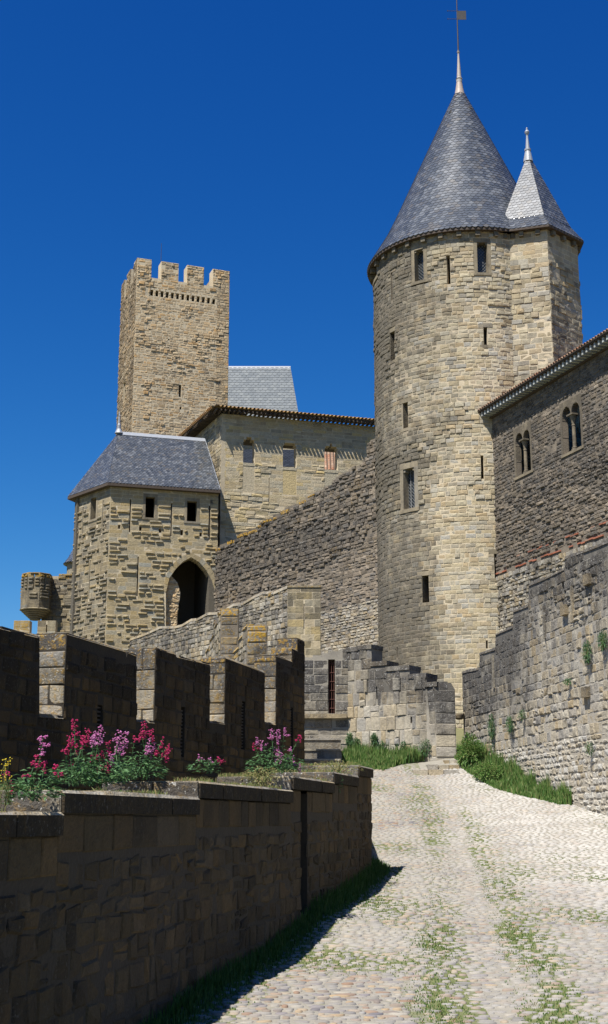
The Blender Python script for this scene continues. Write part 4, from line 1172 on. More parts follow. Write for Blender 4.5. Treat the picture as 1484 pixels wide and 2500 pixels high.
# ================================================================ CENTRAL LOW WALL
def build_center_wall():
    a0 = at(742, 1700, 50); b0 = at(849, 1700, 50); c0 = at(1112, 1700, 47.3)
    FA = Flat((a0.x - .6, 50), (1, 0)); FB = Flat((b0.x, 50), (c0.x - b0.x, -2.7)); LB = math.hypot(c0.x - b0.x, 2.7)
    T = thing('low_ruined_wall', 'weathered low wall with a barred slot and a stump pillar at the ramp top', 'wall', (b0.x, 50, 0))
    ZB = .6
    topA = [FA.px(700, 1612), FA.px(742, 1607), FA.px(800, 1594), FA.px(850, 1583)]
    qa = pxrect(FA, 801, 1612, 818, 1742)
    mb = MB(); o = [(0, ZB), (topA[-1][0], ZB)] + list(reversed([(0, topA[0][1])] + topA[1:]))
    core(mb, FA, o, [qa], 1.6, dz=.08, tone=(.5, .3, 0))
    ttA = lambda s: lerp_tab(topA, s)
    tfA = lambda s, z: (.75 - (ttA(s) - z) * .15 + .3 * (vnoise(s, z, 7) - .5), .1 if ttA(s) - z < .2 else 0)
    stones(mb, FA, o, [qa], h=(.24, .4), w=(.35, .7), tonef=tfA, prot=(0, .03), jit=.012, gap=.015)
    # ledge and step-back below it
    a = FA.px(742, 1744); sbox(mb, FA, 0, FA.px(849, 1748)[0] - .05, a[1] - .16, a[1], -.1, .22, (.4, .25, 0))
    tops = [(849, 1583), (873, 1580), (874, 1578), (906, 1578), (907, 1618), (944, 1618), (945, 1630), (999, 1632), (1000, 1648), (1040, 1652), (1041, 1668), (1066, 1664), (1067, 1660), (1104, 1660), (1112, 1668)]
    topB = [FB.px(*p) for p in tops]; topB[0] = (0, topB[0][1])
    for i in range(1, len(topB)):
        if topB[i][0] <= topB[i - 1][0]: topB[i] = (topB[i - 1][0] + .003, topB[i][1])
    LB = topB[-1][0]
    LC = FB.px(1060, 1700)[0]; oB = [(0, ZB), (LC, ZB)] + list(reversed([p for p in topB if p[0] < LC])); ttB = lambda s: lerp_tab(topB, s)
    hs = [pxrect(FB, 1002, 1750, 1006, 1765), pxrect(FB, 918, 1675, 921, 1705)]
    tfB = lambda s, z: (.85 - (ttB(s) - z) * .30 + .45 * (vnoise(s * 1.2, z * .8, 9) - .5), 0)
    core(mb, FB, oB, hs, .8, dz=.08, tone=tfB)
    sp = FB.px(1040, 1700)[0]
    stones(mb, FB, [(min(p[0], sp), p[1]) for p in oB], hs, h=(.3, .55), w=(.16, .42), tonef=tfB, style=lambda s, z: ((0, .025), .02, .012) if rnd.random() < .8 else ((.03, .07), .03, .02), jit=.015, gap=.012, split=.12)
    for i in range(len(topB) - 1):
        (p, za), (w, zb) = topB[i], topB[i + 1]
        if w - p < .3 or p > LC: continue
        sbox(mb, FB, p - .05, w + .03, za - .14, za + .03, -.82, .05, (rnd.random(), .75, .05))
    s0, s1, z0, z1 = bound(qa); sbox(mb, FA, s0 - .1, s1 + .1, z0 - .1, z1 + .1, -1.75, -1.62, (.5, 1.3, 0), 1)  # added backing shuts out light behind the slot, shade put into its tone
    # left return face of the projecting part
    mb.build('wall', [M['fore'], M['mortar_grey']], T)
    # pillar
    mb = MB(); PB = Flat(FB(sp, 0, .28)[:2], (1, 0)); pw = PB.px(1112, 1750)[0]
    zt = FB.px(1085, 1662)[1]
    k = pw * .38; tfp = lambda s, z: (1.0 - (zt - z) * .40 + .3 * (vnoise(s, z * 2, 1) - .5), 0)
    o = [(k, ZB), (pw, ZB), (pw, zt - .3), (pw - .12, zt - .08), (pw * .7, zt), (k, zt - .06)]
    core(mb, PB, o, [], .7, dz=.05, tone=tfp); stones(mb, PB, o, [], h=(.36, .46), w=(1.2, 1.4), tonef=tfp, prot=(.0, .035), bev=.025, rough=.015, jit=.012, gap=.012, split=0)
    Lc = Flat(PB(0, 0, -.45)[:2], (PB(k, 0, 0)[0] - PB(0, 0, 0)[0], -.45)); ll = math.hypot(k, .45)
    ol = [(0, ZB), (ll, ZB), (ll, zt - .08), (0, zt - .35)]
    core(mb, Lc, ol, [], .3, dz=.05, tone=tfp); stones(mb, Lc, ol, [], h=(.36, .46), w=(1.2, 1.4), tonef=lambda s, z: (tfp(s, z)[0] + .15, 0), prot=(.0, .03), bev=.025, rough=.012, jit=.012, gap=.012)
    mb.build('pillar', [M['fore'], M['mortar_grey']], T)
    s0, s1, z0, z1 = bound(qa); mb = MB()
    for k in range(3):
        s = s0 + (s1 - s0) * (k + .5) / 3; mb.tube([FA(s, z0, -.12), FA(s, z1, -.12)], .014, 5)
    for k in range(6):
        z = z0 + (z1 - z0) * (k + .6) / 6; mb.tube([FA(s0, z, -.1), FA(s1, z, -.1)], .014, 5)
    mb.build('iron_grille', M['rust'], T)
    # drain spout in the gap
    c = at(1121, 1749, 49.3); mb = MB()
    mb.lathe((c.x, c.y, c.z - .12), [(.10, 0), (.17, .05), (.2, .16), (.2, .22), (.14, .22), (.12, .12)], 14, (.4, .5, 0))
    mb.tube([(c.x, c.y + .1, c.z + .02), (c.x + .1, c.y + .9, c.z + .05)], .1, 8, (.4, .5, 0))
    tag(mb.build('stone_basin', M['fore'], None, tuple(c)), 'small curved stone spout in the gap between the pillar and right wall', 'spout')
    # low steps at the ramp top
    T2 = thing('ramp_steps', 'three low worn stone steps crossing the gap at the ramp top', 'steps', (5.3, 47.5, 1.4))
    for i, (x0, x1, y, Y) in enumerate(((1008, 1121, 1882, 45.2), (1044, 1122, 1871, 46.0), (1084, 1124, 1860, 46.8))):
        A = at(x0, y, Y); B = at(x1, y, Y); mb = MB(); n = 3; 
        for k in range(n):
            p = A.lerp(B, k / n); w = A.lerp(B, (k + 1) / n); dz = rnd.uniform(.03, .07); dy = rnd.uniform(-.04, .04)
            mb.box8([(p.x + .01, p.y + dy, p.z - .35), (w.x - .01, w.y + dy, w.z - .35), (w.x - .02, w.y + dy + .02, w.z + dz), (p.x + .02, p.y + dy + .02, p.z + dz), (p.x + .01, p.y + .9, p.z - .3), (w.x - .01, w.y + .9, w.z - .3), (w.x - .01, w.y + .9, w.z + dz + .02), (p.x + .01, p.y + .9, p.z + dz + .02)], (rnd.random(), .1, 0))
        mb.build('step', M['fore'], T2)
    # stairs next to the merlon wall
    T3 = thing('stone_stairs', 'dark shaded stone stairs beside the end of the battlement wall', 'stairs', (.6, 43.5, 1.5))
    ys = [(1866, 1853, 43.2, 829), (1853, 1829, 44.0, 834), (1829, 1803, 44.8, 832)]
    A = at(700, 1868, 43.0)
    for y0, y1, Y, xr in ys:
        L_ = at(735, y0, Y); Rr = at(xr, y1, Y); mb = MB()
        X0 = L_.x - .1; X1 = Rr.x
        mb.box8([(X0, Y, L_.z - .5), (X1, Y, L_.z - .5), (X1, Y, Rr.z), (X0, Y, Rr.z), (X0, 49.9, L_.z - .5), (X1, 49.9, L_.z - .5), (X1, 49.9, Rr.z + .02), (X0, 49.9, Rr.z + .02)], (rnd.random(), .45, .1))
        mb.box8([(X0, Y - .04, Rr.z - .05), (X1 + .03, Y - .04, Rr.z - .05), (X1 + .03, Y - .04, Rr.z + .003), (X0, Y - .04, Rr.z + .003), (X0, Y + .3, Rr.z - .05), (X1 + .03, Y + .3, Rr.z - .05), (X1 + .03, Y + .3, Rr.z + .006), (X0, Y + .3, Rr.z + .006)], (rnd.random(), .2, .1))
        mb.build('step', M['fore'], T3)
    return FA, FB

# ================================================================ MID-DISTANCE WALLS below the gate
def build_mid_walls():
    zC = lambda x, y: (427.1 + .2878 * x, 1403.5 + .2878 * y)
    # parapet rising from the gate to the pier
    F = Flat((-11.6, 86.1), (10.6, -16.0)); Z0 = 3.5
    pts = [zC(*p) for p in ((-380, 545), (-250, 500), (-120, 440), (0, 440), (62, 425), (140, 378), (182, 374), (186, 378), (280, 325), (365, 320), (372, 318), (430, 290), (500, 250), (580, 240), (584, 236), (660, 190), (750, 147), (835, 146), (838, 150), (955, 98))]
    top = [F.px(*p) for p in pts]
    L = top[-1][0]; o = [(top[0][0] - .3, Z0), (L, Z0)] + list(reversed(top)); tt = lambda s: lerp_tab(top, s)
    T = thing('gate_ramp_parapet', 'grey stepped parapet descending from a slotted pier to the gatehouse foot', 'wall', (-1, 70, Z0))
    mb = MB(); core(mb, F, o, [], .6, dz=.1, tone=(.5, .35, 0))
    stones(mb, F, o, [], h=(.18, .3), w=(.22, .55), tonef=lambda s, z: (.50 - (tt(s) - z) * .1 + .5 * (vnoise(s * .5, z, 3) - .45), .5 if tt(s) - z < .2 and vnoise(s * .7, 0, 5) > .6 else 0), prot=(0, .07), bev=.03, rough=.02, jit=.02, gap=.02)
    for i in range(len(top) - 1):
        (a, za), (b, zb) = top[i], top[i + 1]
        if b - a < .5: continue
        mb.box8([F(a, za - .12, .06), F(b, zb - .12, .06), F(b, zb + .04, .03), F(a, za + .04, .03), F(a, za - .12, -.62), F(b, zb - .12, -.62), F(b, zb + .04, -.6), F(a, za + .04, -.6)], (rnd.random(), .25, .3))
    mb.build('wall', [M['fore'], M['mortar_dark']], T)
    e = F(L, 0); FP = Flat(e[:2], (1, -.03)); w = FP.px(782, 1500)[0]; zt = FP.px(740, 1434)[1]
    q = zC(1084, 258), zC(1099, 468); sl = pxrect(FP, q[0][0] + 2, q[0][1], q[1][0], q[1][1])
    mb = MB(); o = rect(0, w, Z0, zt); core(mb, FP, o, [sl], .7, dz=.2, tone=(.5, .1, 0))
    stones(mb, FP, o, [sl], h=(.34, .42), w=(.5, 1.0), tonef=lambda s, z: ((.6 if zt - z < 1.6 else .15 + .4 * vnoise(s, z, 5)), 0), prot=(0, .012), bev=.012, rough=.006, jit=.006)
    sbox(mb, FP, -.03, w + .03, zt, zt + .1, -.72, .05, (.4, .6, .4))
    rr_ = FP(w, 0, 0); core(mb, Flat((rr_[0], rr_[1]), (0, 1)), rect(0, .7, Z0, zt), [], .05, dz=9, m=0)
    mb.build('pier', [M['house'], M['mortar']], T)
    # two lichen covered wall ends nearer the viewer
    def lichen_wall(name, label, x0, x1, ytop, Y, back, steps, capsize, length):
        A = at(x0, ytop, Y); B = at(x1, ytop, Y); zt = A.z; Z0 = 1.0
        T = thing(name, label, 'wall', (A.x, A.y, Z0))
        W_ = B.x - A.x; E = Flat((A.x, A.y), (1, 0)); mb = MB()
        core(mb, E, rect(0, W_, Z0, zt), [], .6, dz=9, tone=(.5, .4, 0))
        stones(mb, E, rect(0, W_, Z0, zt), [], h=(.36, .5), w=(.9, 1.2), tonef=lambda s, z: (.5, .9 if zt - z < .45 else .4), prot=(.0, .04), bev=.04, rough=.015, jit=.012, gap=.03)
        S = Flat((A.x + back[0] * length, A.y + back[1] * length), (-back[0], -back[1]))
        topp = []; s = length
        for dl, dz in steps:
            topp.append((s, zt + dz)); s -= dl; topp.append((s + .002, zt + dz - .03))
        topp = sorted(topp); topp = [(max(0, a), b) for a, b in topp]
        o = [(0, Z0), (length, Z0)] + list(reversed(topp)); tt = lambda a: lerp_tab(topp, a)
        core(mb, S, o, [], W_ * .98, dz=.1, tone=(.5, .35, 0))
        stones(mb, S, o, [], h=(.22, .36), w=(.3, .6), tonef=lambda a, z: (.38 + .4 * (vnoise(a, z, 8) - .5), 1.0 if tt(a) - z < .25 else .15), prot=(0, .05), bev=.03, rough=.02, jit=.02, gap=.02)
        for i in range(0, len(topp) - 1):
            (a, za), (b, zb) = topp[i], topp[i + 1]
            if b - a < .2: continue
            mb.box8([S(a, za - .05, .05), S(b, zb - .05, .05), S(b, zb + .05, 0), S(a, za + .05, 0), S(a, za - .05, -W_), S(b, zb - .05, -W_), S(b, zb + .05, -W_ + .03), S(a, za + .05, -W_ + .03)], (rnd.random(), .3, 1.0))
        mb.build('wall', [M['fore'], M['mortar_dark']], T)
    lichen_wall('stepped_wall', 'stepped wall end crusted with orange lichen, behind the battlement', 539, 582, 1487, 56, (-.155, .99), [(1.2, 0), (1.8, -.35), (.3, -.1), (2.0, -.65), (2.5, -.9), (6, -1.6)], 0, 14)
    lichen_wall('stepped_wall', 'stepped wall end topped by a loose orange-lichened block, nearer the camera', 603, 652, 1527, 49, (-.21, .98), [(.9, 0), (1.0, -.25), (1.2, -.6), (1.2, -1.1), (4.5, -1.6)], 0, 9)

# ================================================================ FAR LEFT: corbelled turret and walls
def build_far_left():
    zD = lambda x, y: (.2056 * x, 1342.4 + .2056 * y)
    Y = 100.0
    lx, _ = zD(258, 500); rx, _ = zD(607, 500)
    A = at(lx, 1440, Y); B = at(rx, 1440, Y); cx = (A.x + B.x) / 2; Rr = (B.x - A.x) / 2 * 1.03
    zt = at(90, zD(0, 262)[1], Y - Rr).z; zb = at(90, zD(0, 680)[1], Y - Rr).z; zc = at(80, zD(0, 835)[1], Y).z
    T = thing('corner_watch_turret', 'small octagonal stone turret on ringed corbels, yellow lichen on its rim', 'turret', (cx, Y, zc))
    mb = MB(); n = 8
    pts = [(cx + Rr * math.cos(R(22.5 + 45 * k)), Y + Rr * math.sin(R(22.5 + 45 * k))) for k in range(n)]
    for k in range(n):
        a, b = pts[k], pts[(k + 1) % n]; L = math.hypot(b[0] - a[0], b[1] - a[1]); F = Flat(a, (b[0] - a[0], b[1] - a[1]))
        if k == 0: pass
        sl = [rect(L / 2 - .05, L / 2 + .05, zt - 1.35, zt - .12)]
        core(mb, F, rect(0, L, zb, zt), sl, .25, dz=.12, tone=(.5, .2, 0), m=0)
        z = zb
        while z < zt - .05:
            z1 = min(z + .24, zt)
            for lo, hi in free(rect(0, L, zb, zt), sl, (z + z1) / 2):
                tn = (rnd.random(), .62, 1.0 if zt - z < .5 else .05)
                stone(mb, F, lo + .004, hi - .004, z + .004, z1 - .004, .005, .008, .002, tn, .003)
                if rnd.random() < .6 and z > zb + .5: 
                    e = rnd.uniform(.06, .25) if hi - lo > .5 else .05
                    stone(mb, F, lo + e, hi - e, z + .05, z1 - .05, .09, .03, .008, tn, .01)
            z = z1
    mb.build('wall', [M['gate'], M['mortar']], T)
    mb = MB(); hgt = zb - zc; prof = []
    for i in range(6):
        r_ = Rr * (1.04 - i * .135); z1 = -i * hgt / 6
        prof += [(r_ * .93, z1), (r_, z1 - .05), (r_, z1 - hgt / 6 + .06), (r_ * .9, z1 - hgt / 6)]
    mb.lathe((cx, Y, zb), list(reversed(prof)), 20, (.4, .4, 0)); mb.build('corbelling', M['gate'], T)
    # wall behind the turret
    W = Flat((at(110, 1450, Y + .6).x - .2, Y + .6), (1, 0)); q = W.px
    T2 = thing('outer_rampart', 'distant brown studded wall between the watch turret and gatehouse', 'wall', (W.P[0], Y, 5))
    a1 = q(*zD(605, 320)); a2 = q(*zD(695, 322)); a3 = q(*zD(700, 286)); a4 = q(*zD(1000, 286))
    o = [(0, 6.0), (a4[0], 6.0), a4, a3, (a2[0], a2[1]), (0, a1[1])]
    mb = MB(); core(mb, W, o, [pxrect(W, *zD(680, 345), *zD(690, 405)), pxrect(W, *zD(768, 450), *zD(775, 505))], .8, dz=.15, tone=(.5, .3, 0))
    z = 6.0
    stones(mb, W, o, [], h=(.24, .3), w=(.4, .8), tonef=lambda s, z: (.5 - .02 * (a4[1] - z), .8 if a4[1] - z < .3 else 0), style=lambda s, z: ((.0, .02), .015, .006) if rnd.random() < .6 else ((.07, .12), .03, .02))
    mb.build('wall', [M['gate'], M['mortar']], T2)
    # low merlons in front of it
    T3 = thing('outer_parapet', 'low distant parapet with two square merlons, one yellow with lichen', 'wall', (W.P[0] - 3, Y - 3, 5))
    V = Flat((at(30, 1550, Y - 3).x, Y - 3), (1, 0)); p = V.px; ex = p(180, 1550)[0]
    m1 = (p(34, 1515)[0], p(73, 1515)[0], p(50, 1515)[1]); m2 = (p(92, 1516)[0], p(136, 1516)[0], p(110, 1516)[1]); zl = p(100, 1548)[1]
    o = [(m1[0], 5.5), (ex, 5.5), (ex, zl), (m2[1], zl), (m2[1], m2[2]), (m2[0], m2[2]), (m2[0], zl), (m1[1], zl), (m1[1], m1[2]), (m1[0], m1[2])]
    mb = MB(); sl = pxrect(V, 112, 1524, 115, 1545); core(mb, V, o, [sl], .8, dz=.15, tone=(.5, .3, 0))
    stones(mb, V, o, [sl], h=(.3, .4), w=(.5, .9), tonef=lambda s, z: (.3, .85 if s < m1[1] and m1[2] - z < 1.6 else .2), prot=(0, .015), bev=.012)
    mb.build('wall', [M['gate'], M['mortar']], T3)
    # wedge of pale wall between
    # far tower with conical roof
    c = at(205, 1385, 115); rr_ = abs(at(155, 1380, 115).x - c.x)
    T4 = thing('far_tower', 'distant slim tower with a dark conical roof, half hidden by the gatehouse', 'tower', (c.x, 115, 8))
    mb = MB(); z1 = at(170, 1378, 115).z; cl = Cyl((c.x, 115), rr_ * .82)
    core(mb, cl, rect(-math.pi * cl.R, math.pi * cl.R, 8, z1), [], .5, dz=9, tone=(.5, .3, 0), m=0)
    mb.build('wall', [M['gate']], T4)
    mb = MB(); cone_scales(mb, (c.x, 115), [(rr_, z1 - .05), (rr_ * .8, z1 + .45), (.1, z1 + 3.2)], w=.35, ex=.3); mb.build('roof', M['slate'], T4)

def build_far_roofs():
    # steep slate roof right of the keep
    Y = 126.0
    T = thing('slate_roofed_hall', 'steep pale slate roof rising beside the square keep', 'building', (at(640, 1000, Y).x, Y, 12))
    ex = at(733, 1036, Y); el = at(540, 1036, Y)
    r1 = at(545, 892, Y + 5); r2 = at(709, 901, Y + 5); r2.z = r1.z = (r1.z + r2.z) / 2
    ex.z = el.z = (ex.z + el.z) / 2
    mb = MB(); U = Vector((1, 0, 0)); V = (r1 - el); V.x = 0; V.normalize()
    pl = [(0, 0), (ex.x - el.x, 0), ((r2.x - el.x), (r2 - el).dot(V)), ((r1.x - el.x), (r2 - el).dot(V))]
    scales(mb, el, U, V, pl, w=.5, ex=.42, lift=.05)
    bk = [Vector((p.x, p.y + 10, p.z)) for p in (el, ex)]
    mb.face([bk[1], bk[0], r1, r2]); mb.face([ex, bk[1], r2]); mb.face([el, r1, bk[0]])
    rf = mb.build('roof', [M['slate_pale']], T)
    mb = MB(); up = Vector((0, 0, .12)); f = Vector((0, -.2, -.3))
    mb.box8([r1 + f, r2 + f, r2 + up, r1 + up, r1 - Vector((0, -.3, .3)), r2 - Vector((0, -.3, .3)), r2 + up + Vector((0, .1, 0)), r1 + up + Vector((0, .1, 0))]); mb.build('ridge_flashing', M['lead'], rf)
    mb = MB(); mb.box8([(el.x + .4, el.y + .4, 10), (ex.x - .4, el.y + .4, 10), (ex.x - .4, el.y + .4, el.z), (el.x + .4, el.y + .4, el.z), (el.x + .4, el.y + 9.5, 10), (ex.x - .4, el.y + 9.5, 10), (ex.x - .4, el.y + 9.5, el.z), (el.x + .4, el.y + 9.5, el.z)], (.5, .1, 0)); mb.build('wall', M['house'], T)
    # roofs seen through the windows of the upper building
    def court(name, label, x0, x1, ye, yr, Y, mat, tile):
        a = at(x0, ye, Y); b = at(x1, ye, Y); c = at(x0, yr, Y + 3); T = thing(name, label, 'building', (a.x, Y, a.z - 6))
        V = Vector((0, c.y - a.y, c.z - a.z)); Ln = V.length
        mb = MB()
        if tile: canal_roof(mb, a, Vector((1, 0, 0)), V, b.x - a.x, Ln, sp=.3, r=.12, seg=8)
        else: scales(mb, a, Vector((1, 0, 0)), V, [(0, 0), (b.x - a.x, 0), (b.x - a.x, Ln), (0, Ln)], w=.4, ex=.3)
        mb.build('roof', [mat, M['wood']], T)
        mb = MB(); mb.box8([(a.x, Y + .4, a.z - 8), (b.x, Y + .4, a.z - 8), (b.x, Y + .4, a.z - .1), (a.x, Y + .4, a.z - .1), (a.x, Y + 6, a.z - 8), (b.x, Y + 6, a.z - 8), (b.x, Y + 6, a.z - .1), (a.x, Y + 6, a.z - .1)], (.5, .1, 0)); mb.build('wall', M['house'], T)
    court('courtyard_building', 'slate roofed courtyard building glimpsed through the left windows', 560, 745, 1140, 1098, 112, M['slate_shaded'], False)
    court('courtyard_building', 'terracotta roofed courtyard building glimpsed through the right window', 770, 850, 1149, 1098, 108, M['terracotta'], True)

# ================================================================ PLANTS
M['leaf'] = None
def leaf_mat(name, cols, trans=.35):
    m, nt, b = newmat(name); g = G(nt)
    at_ = g.n('ShaderNodeAttribute'); at_.attribute_name = 'tone'
    sep = g.n('ShaderNodeSeparateColor'); g.L(at_.outputs['Color'], sep.inputs[0])
    c = g.ramp(sep.outputs[0], cols); g.L(c, b.inputs['Base Color']); b.inputs['Roughness'].default_value = .6; b.inputs['Specular IOR Level'].default_value = .3
    tr = g.n('ShaderNodeBsdfTranslucent'); g.L(c, tr.inputs[0]); mx = g.n('ShaderNodeMixShader'); mx.inputs[0].default_value = trans
    g.L(b.outputs[0], mx.inputs[1]); g.L(tr.outputs[0], mx.inputs[2])
    out = [n for n in nt.nodes if n.type == 'OUTPUT_MATERIAL'][0]; g.L(mx.outputs[0], out.inputs[0]); return m
M['leaf'] = leaf_mat('valerian_leaf', [(.04, .10, .035), (.07, .155, .05), (.11, .21, .085), (.055, .125, .055)])
M['grass'] = leaf_mat('grass_blade', [(.045, .11, .02), (.08, .17, .035), (.13, .21, .05), (.24, .25, .10)])
M['verge'] = leaf_mat('shade_grass', [(.03, .08, .012), (.05, .12, .02), (.08, .15, .03)])  # darker copy of the grass greens, with the wall's shade in the colour
M['dry'] = leaf_mat('dry_weed', [(.25, .22, .09), (.16, .19, .06), (.30, .22, .10)])
M['pink'] = leaf_mat('pink_flower', [(.48, .13, .33), (.56, .22, .42), (.42, .09, .26)], .25)
M['crimson'] = leaf_mat('crimson_flower', [(.42, .02, .09), (.48, .035, .14), (.34, .015, .07)], .25)
M['yellow'] = leaf_mat('yellow_flower', [(.7, .5, .02), (.75, .6, .05)], .2)
def leaf(mb, p, d, ln, wd, rr, m=0, droop=.3):
    d = Vector(d).normalized(); s = d.cross(Vector((0, 0, 1)));
    if s.length < .1: s = Vector((1, 0, 0))
    s.normalize(); s = (s + Vector((rr.uniform(-.3, .3), rr.uniform(-.3, .3), rr.uniform(-.6, .6)))).normalized()
    p = Vector(p); q = p + d * ln * .45 + Vector((0, 0, .02 * ln)); e = p + d * ln - Vector((0, 0, droop * ln))
    t = (rr.random(), 0, 0)
    mb.poly([p, q - s * wd / 2, e, q + s * wd / 2, q + Vector((0, 0, -.12 * wd))], [(0, 1, 4), (1, 2, 4), (2, 3, 4), (3, 0, 4)], t, m)
def floret(mb, c, r, rr, m):
    # cluster of tiny star flowers: irregular little octahedra
    t = (rr.random(), 0, 0); c = Vector(c)
    v = [c + Vector((r * rr.uniform(.7, 1.2) * dx, r * rr.uniform(.7, 1.2) * dy, r * rr.uniform(.6, 1.1) * dz)) for dx, dy, dz in ((1, 0, 0), (-1, 0, 0), (0, 1, 0), (0, -1, 0), (0, 0, 1), (0, 0, -1))]
    mb.poly(v, [(0, 2, 4), (2, 1, 4), (1, 3, 4), (3, 0, 4), (2, 0, 5), (1, 2, 5), (3, 1, 5), (0, 3, 5)], t, m)
def valerian(label, base, tips, bush, seed, leafn=140):
    """base: world foot; tips: [(point, 'p' or 'c', size)]; bush: (radius, height)"""
    rr = random.Random(seed); base = Vector(base)
    T = thing('valerian_plant', label, 'flowering plant', tuple(base), 'valerian plants on the terrace wall')
    st = MB(); lf = MB(); fl = MB()
    for tip, col, sz in tips:
        tip = Vector(tip); foot = base + Vector((rr.uniform(-.12, .12), rr.uniform(-.1, .1), -.02))
        mid = foot.lerp(tip, .5) + Vector((rr.uniform(-.05, .05) + (tip.x - foot.x) * .12, rr.uniform(-.03, .03), .03))
        path = [foot, foot.lerp(mid, .55) + Vector((0, 0, .02)), mid, mid.lerp(tip, .6), tip]
        st.tube(path, [.006, .005, .005, .004, .003], 4, (rr.random(), 0, 0), cap=False)
        n = 9
        for k in range(1, n):
            f = k / n; i = int(f * 4); p = path[i].lerp(path[min(4, i + 1)], f * 4 - i)
            if f > .85: continue
            az = rr.uniform(0, 6.28); 
            for s in (0, math.pi):
                leaf(lf, p, (math.cos(az + s), math.sin(az + s), .45), rr.uniform(.05, .085) * (1.15 - f * .5), rr.uniform(.02, .032) * (1.1 - .4 * f), rr)
        mi = 0 if col == 'p' else 1
        for k in range(int(34 * sz)):
            h = rr.uniform(-.14, .045) * sz; w = .05 * sz * (1 - abs(h + .02) / .2) * rr.uniform(.2, 1)
            a = rr.uniform(0, 6.28); floret(fl, tip + Vector((w * math.cos(a), w * math.sin(a), h)), rr.uniform(.008, .013), rr, mi)
        for q in range(2 if sz > .8 else 1):
            c = tip.lerp(path[3], rr.uniform(.5, .9)) + Vector((rr.uniform(-.06, .06), rr.uniform(-.04, .04), rr.uniform(-.03, .03)))
            for k in range(12): floret(fl, c + Vector((rr.gauss(0, .014), rr.gauss(0, .014), rr.gauss(0, .012))), .009, rr, mi)
    for k in range(leafn):
        a = rr.uniform(0, 6.28); r_ = bush[0] * math.sqrt(rr.random()); h = bush[1] * rr.random() * (1 - .6 * r_ / bush[0])
        p = base + Vector((r_ * math.cos(a), r_ * .7 * math.sin(a), h))
        leaf(lf, p, (math.cos(a) + rr.uniform(-.6, .6), math.sin(a) + rr.uniform(-.6, .6), rr.uniform(-.1, .7)), rr.uniform(.05, .1), rr.uniform(.022, .04), rr)
    st.build('stems', M['leaf'], T); lf.build('leaves', M['leaf'], T); fl.build('flowers', [M['pink'], M['crimson']], T)
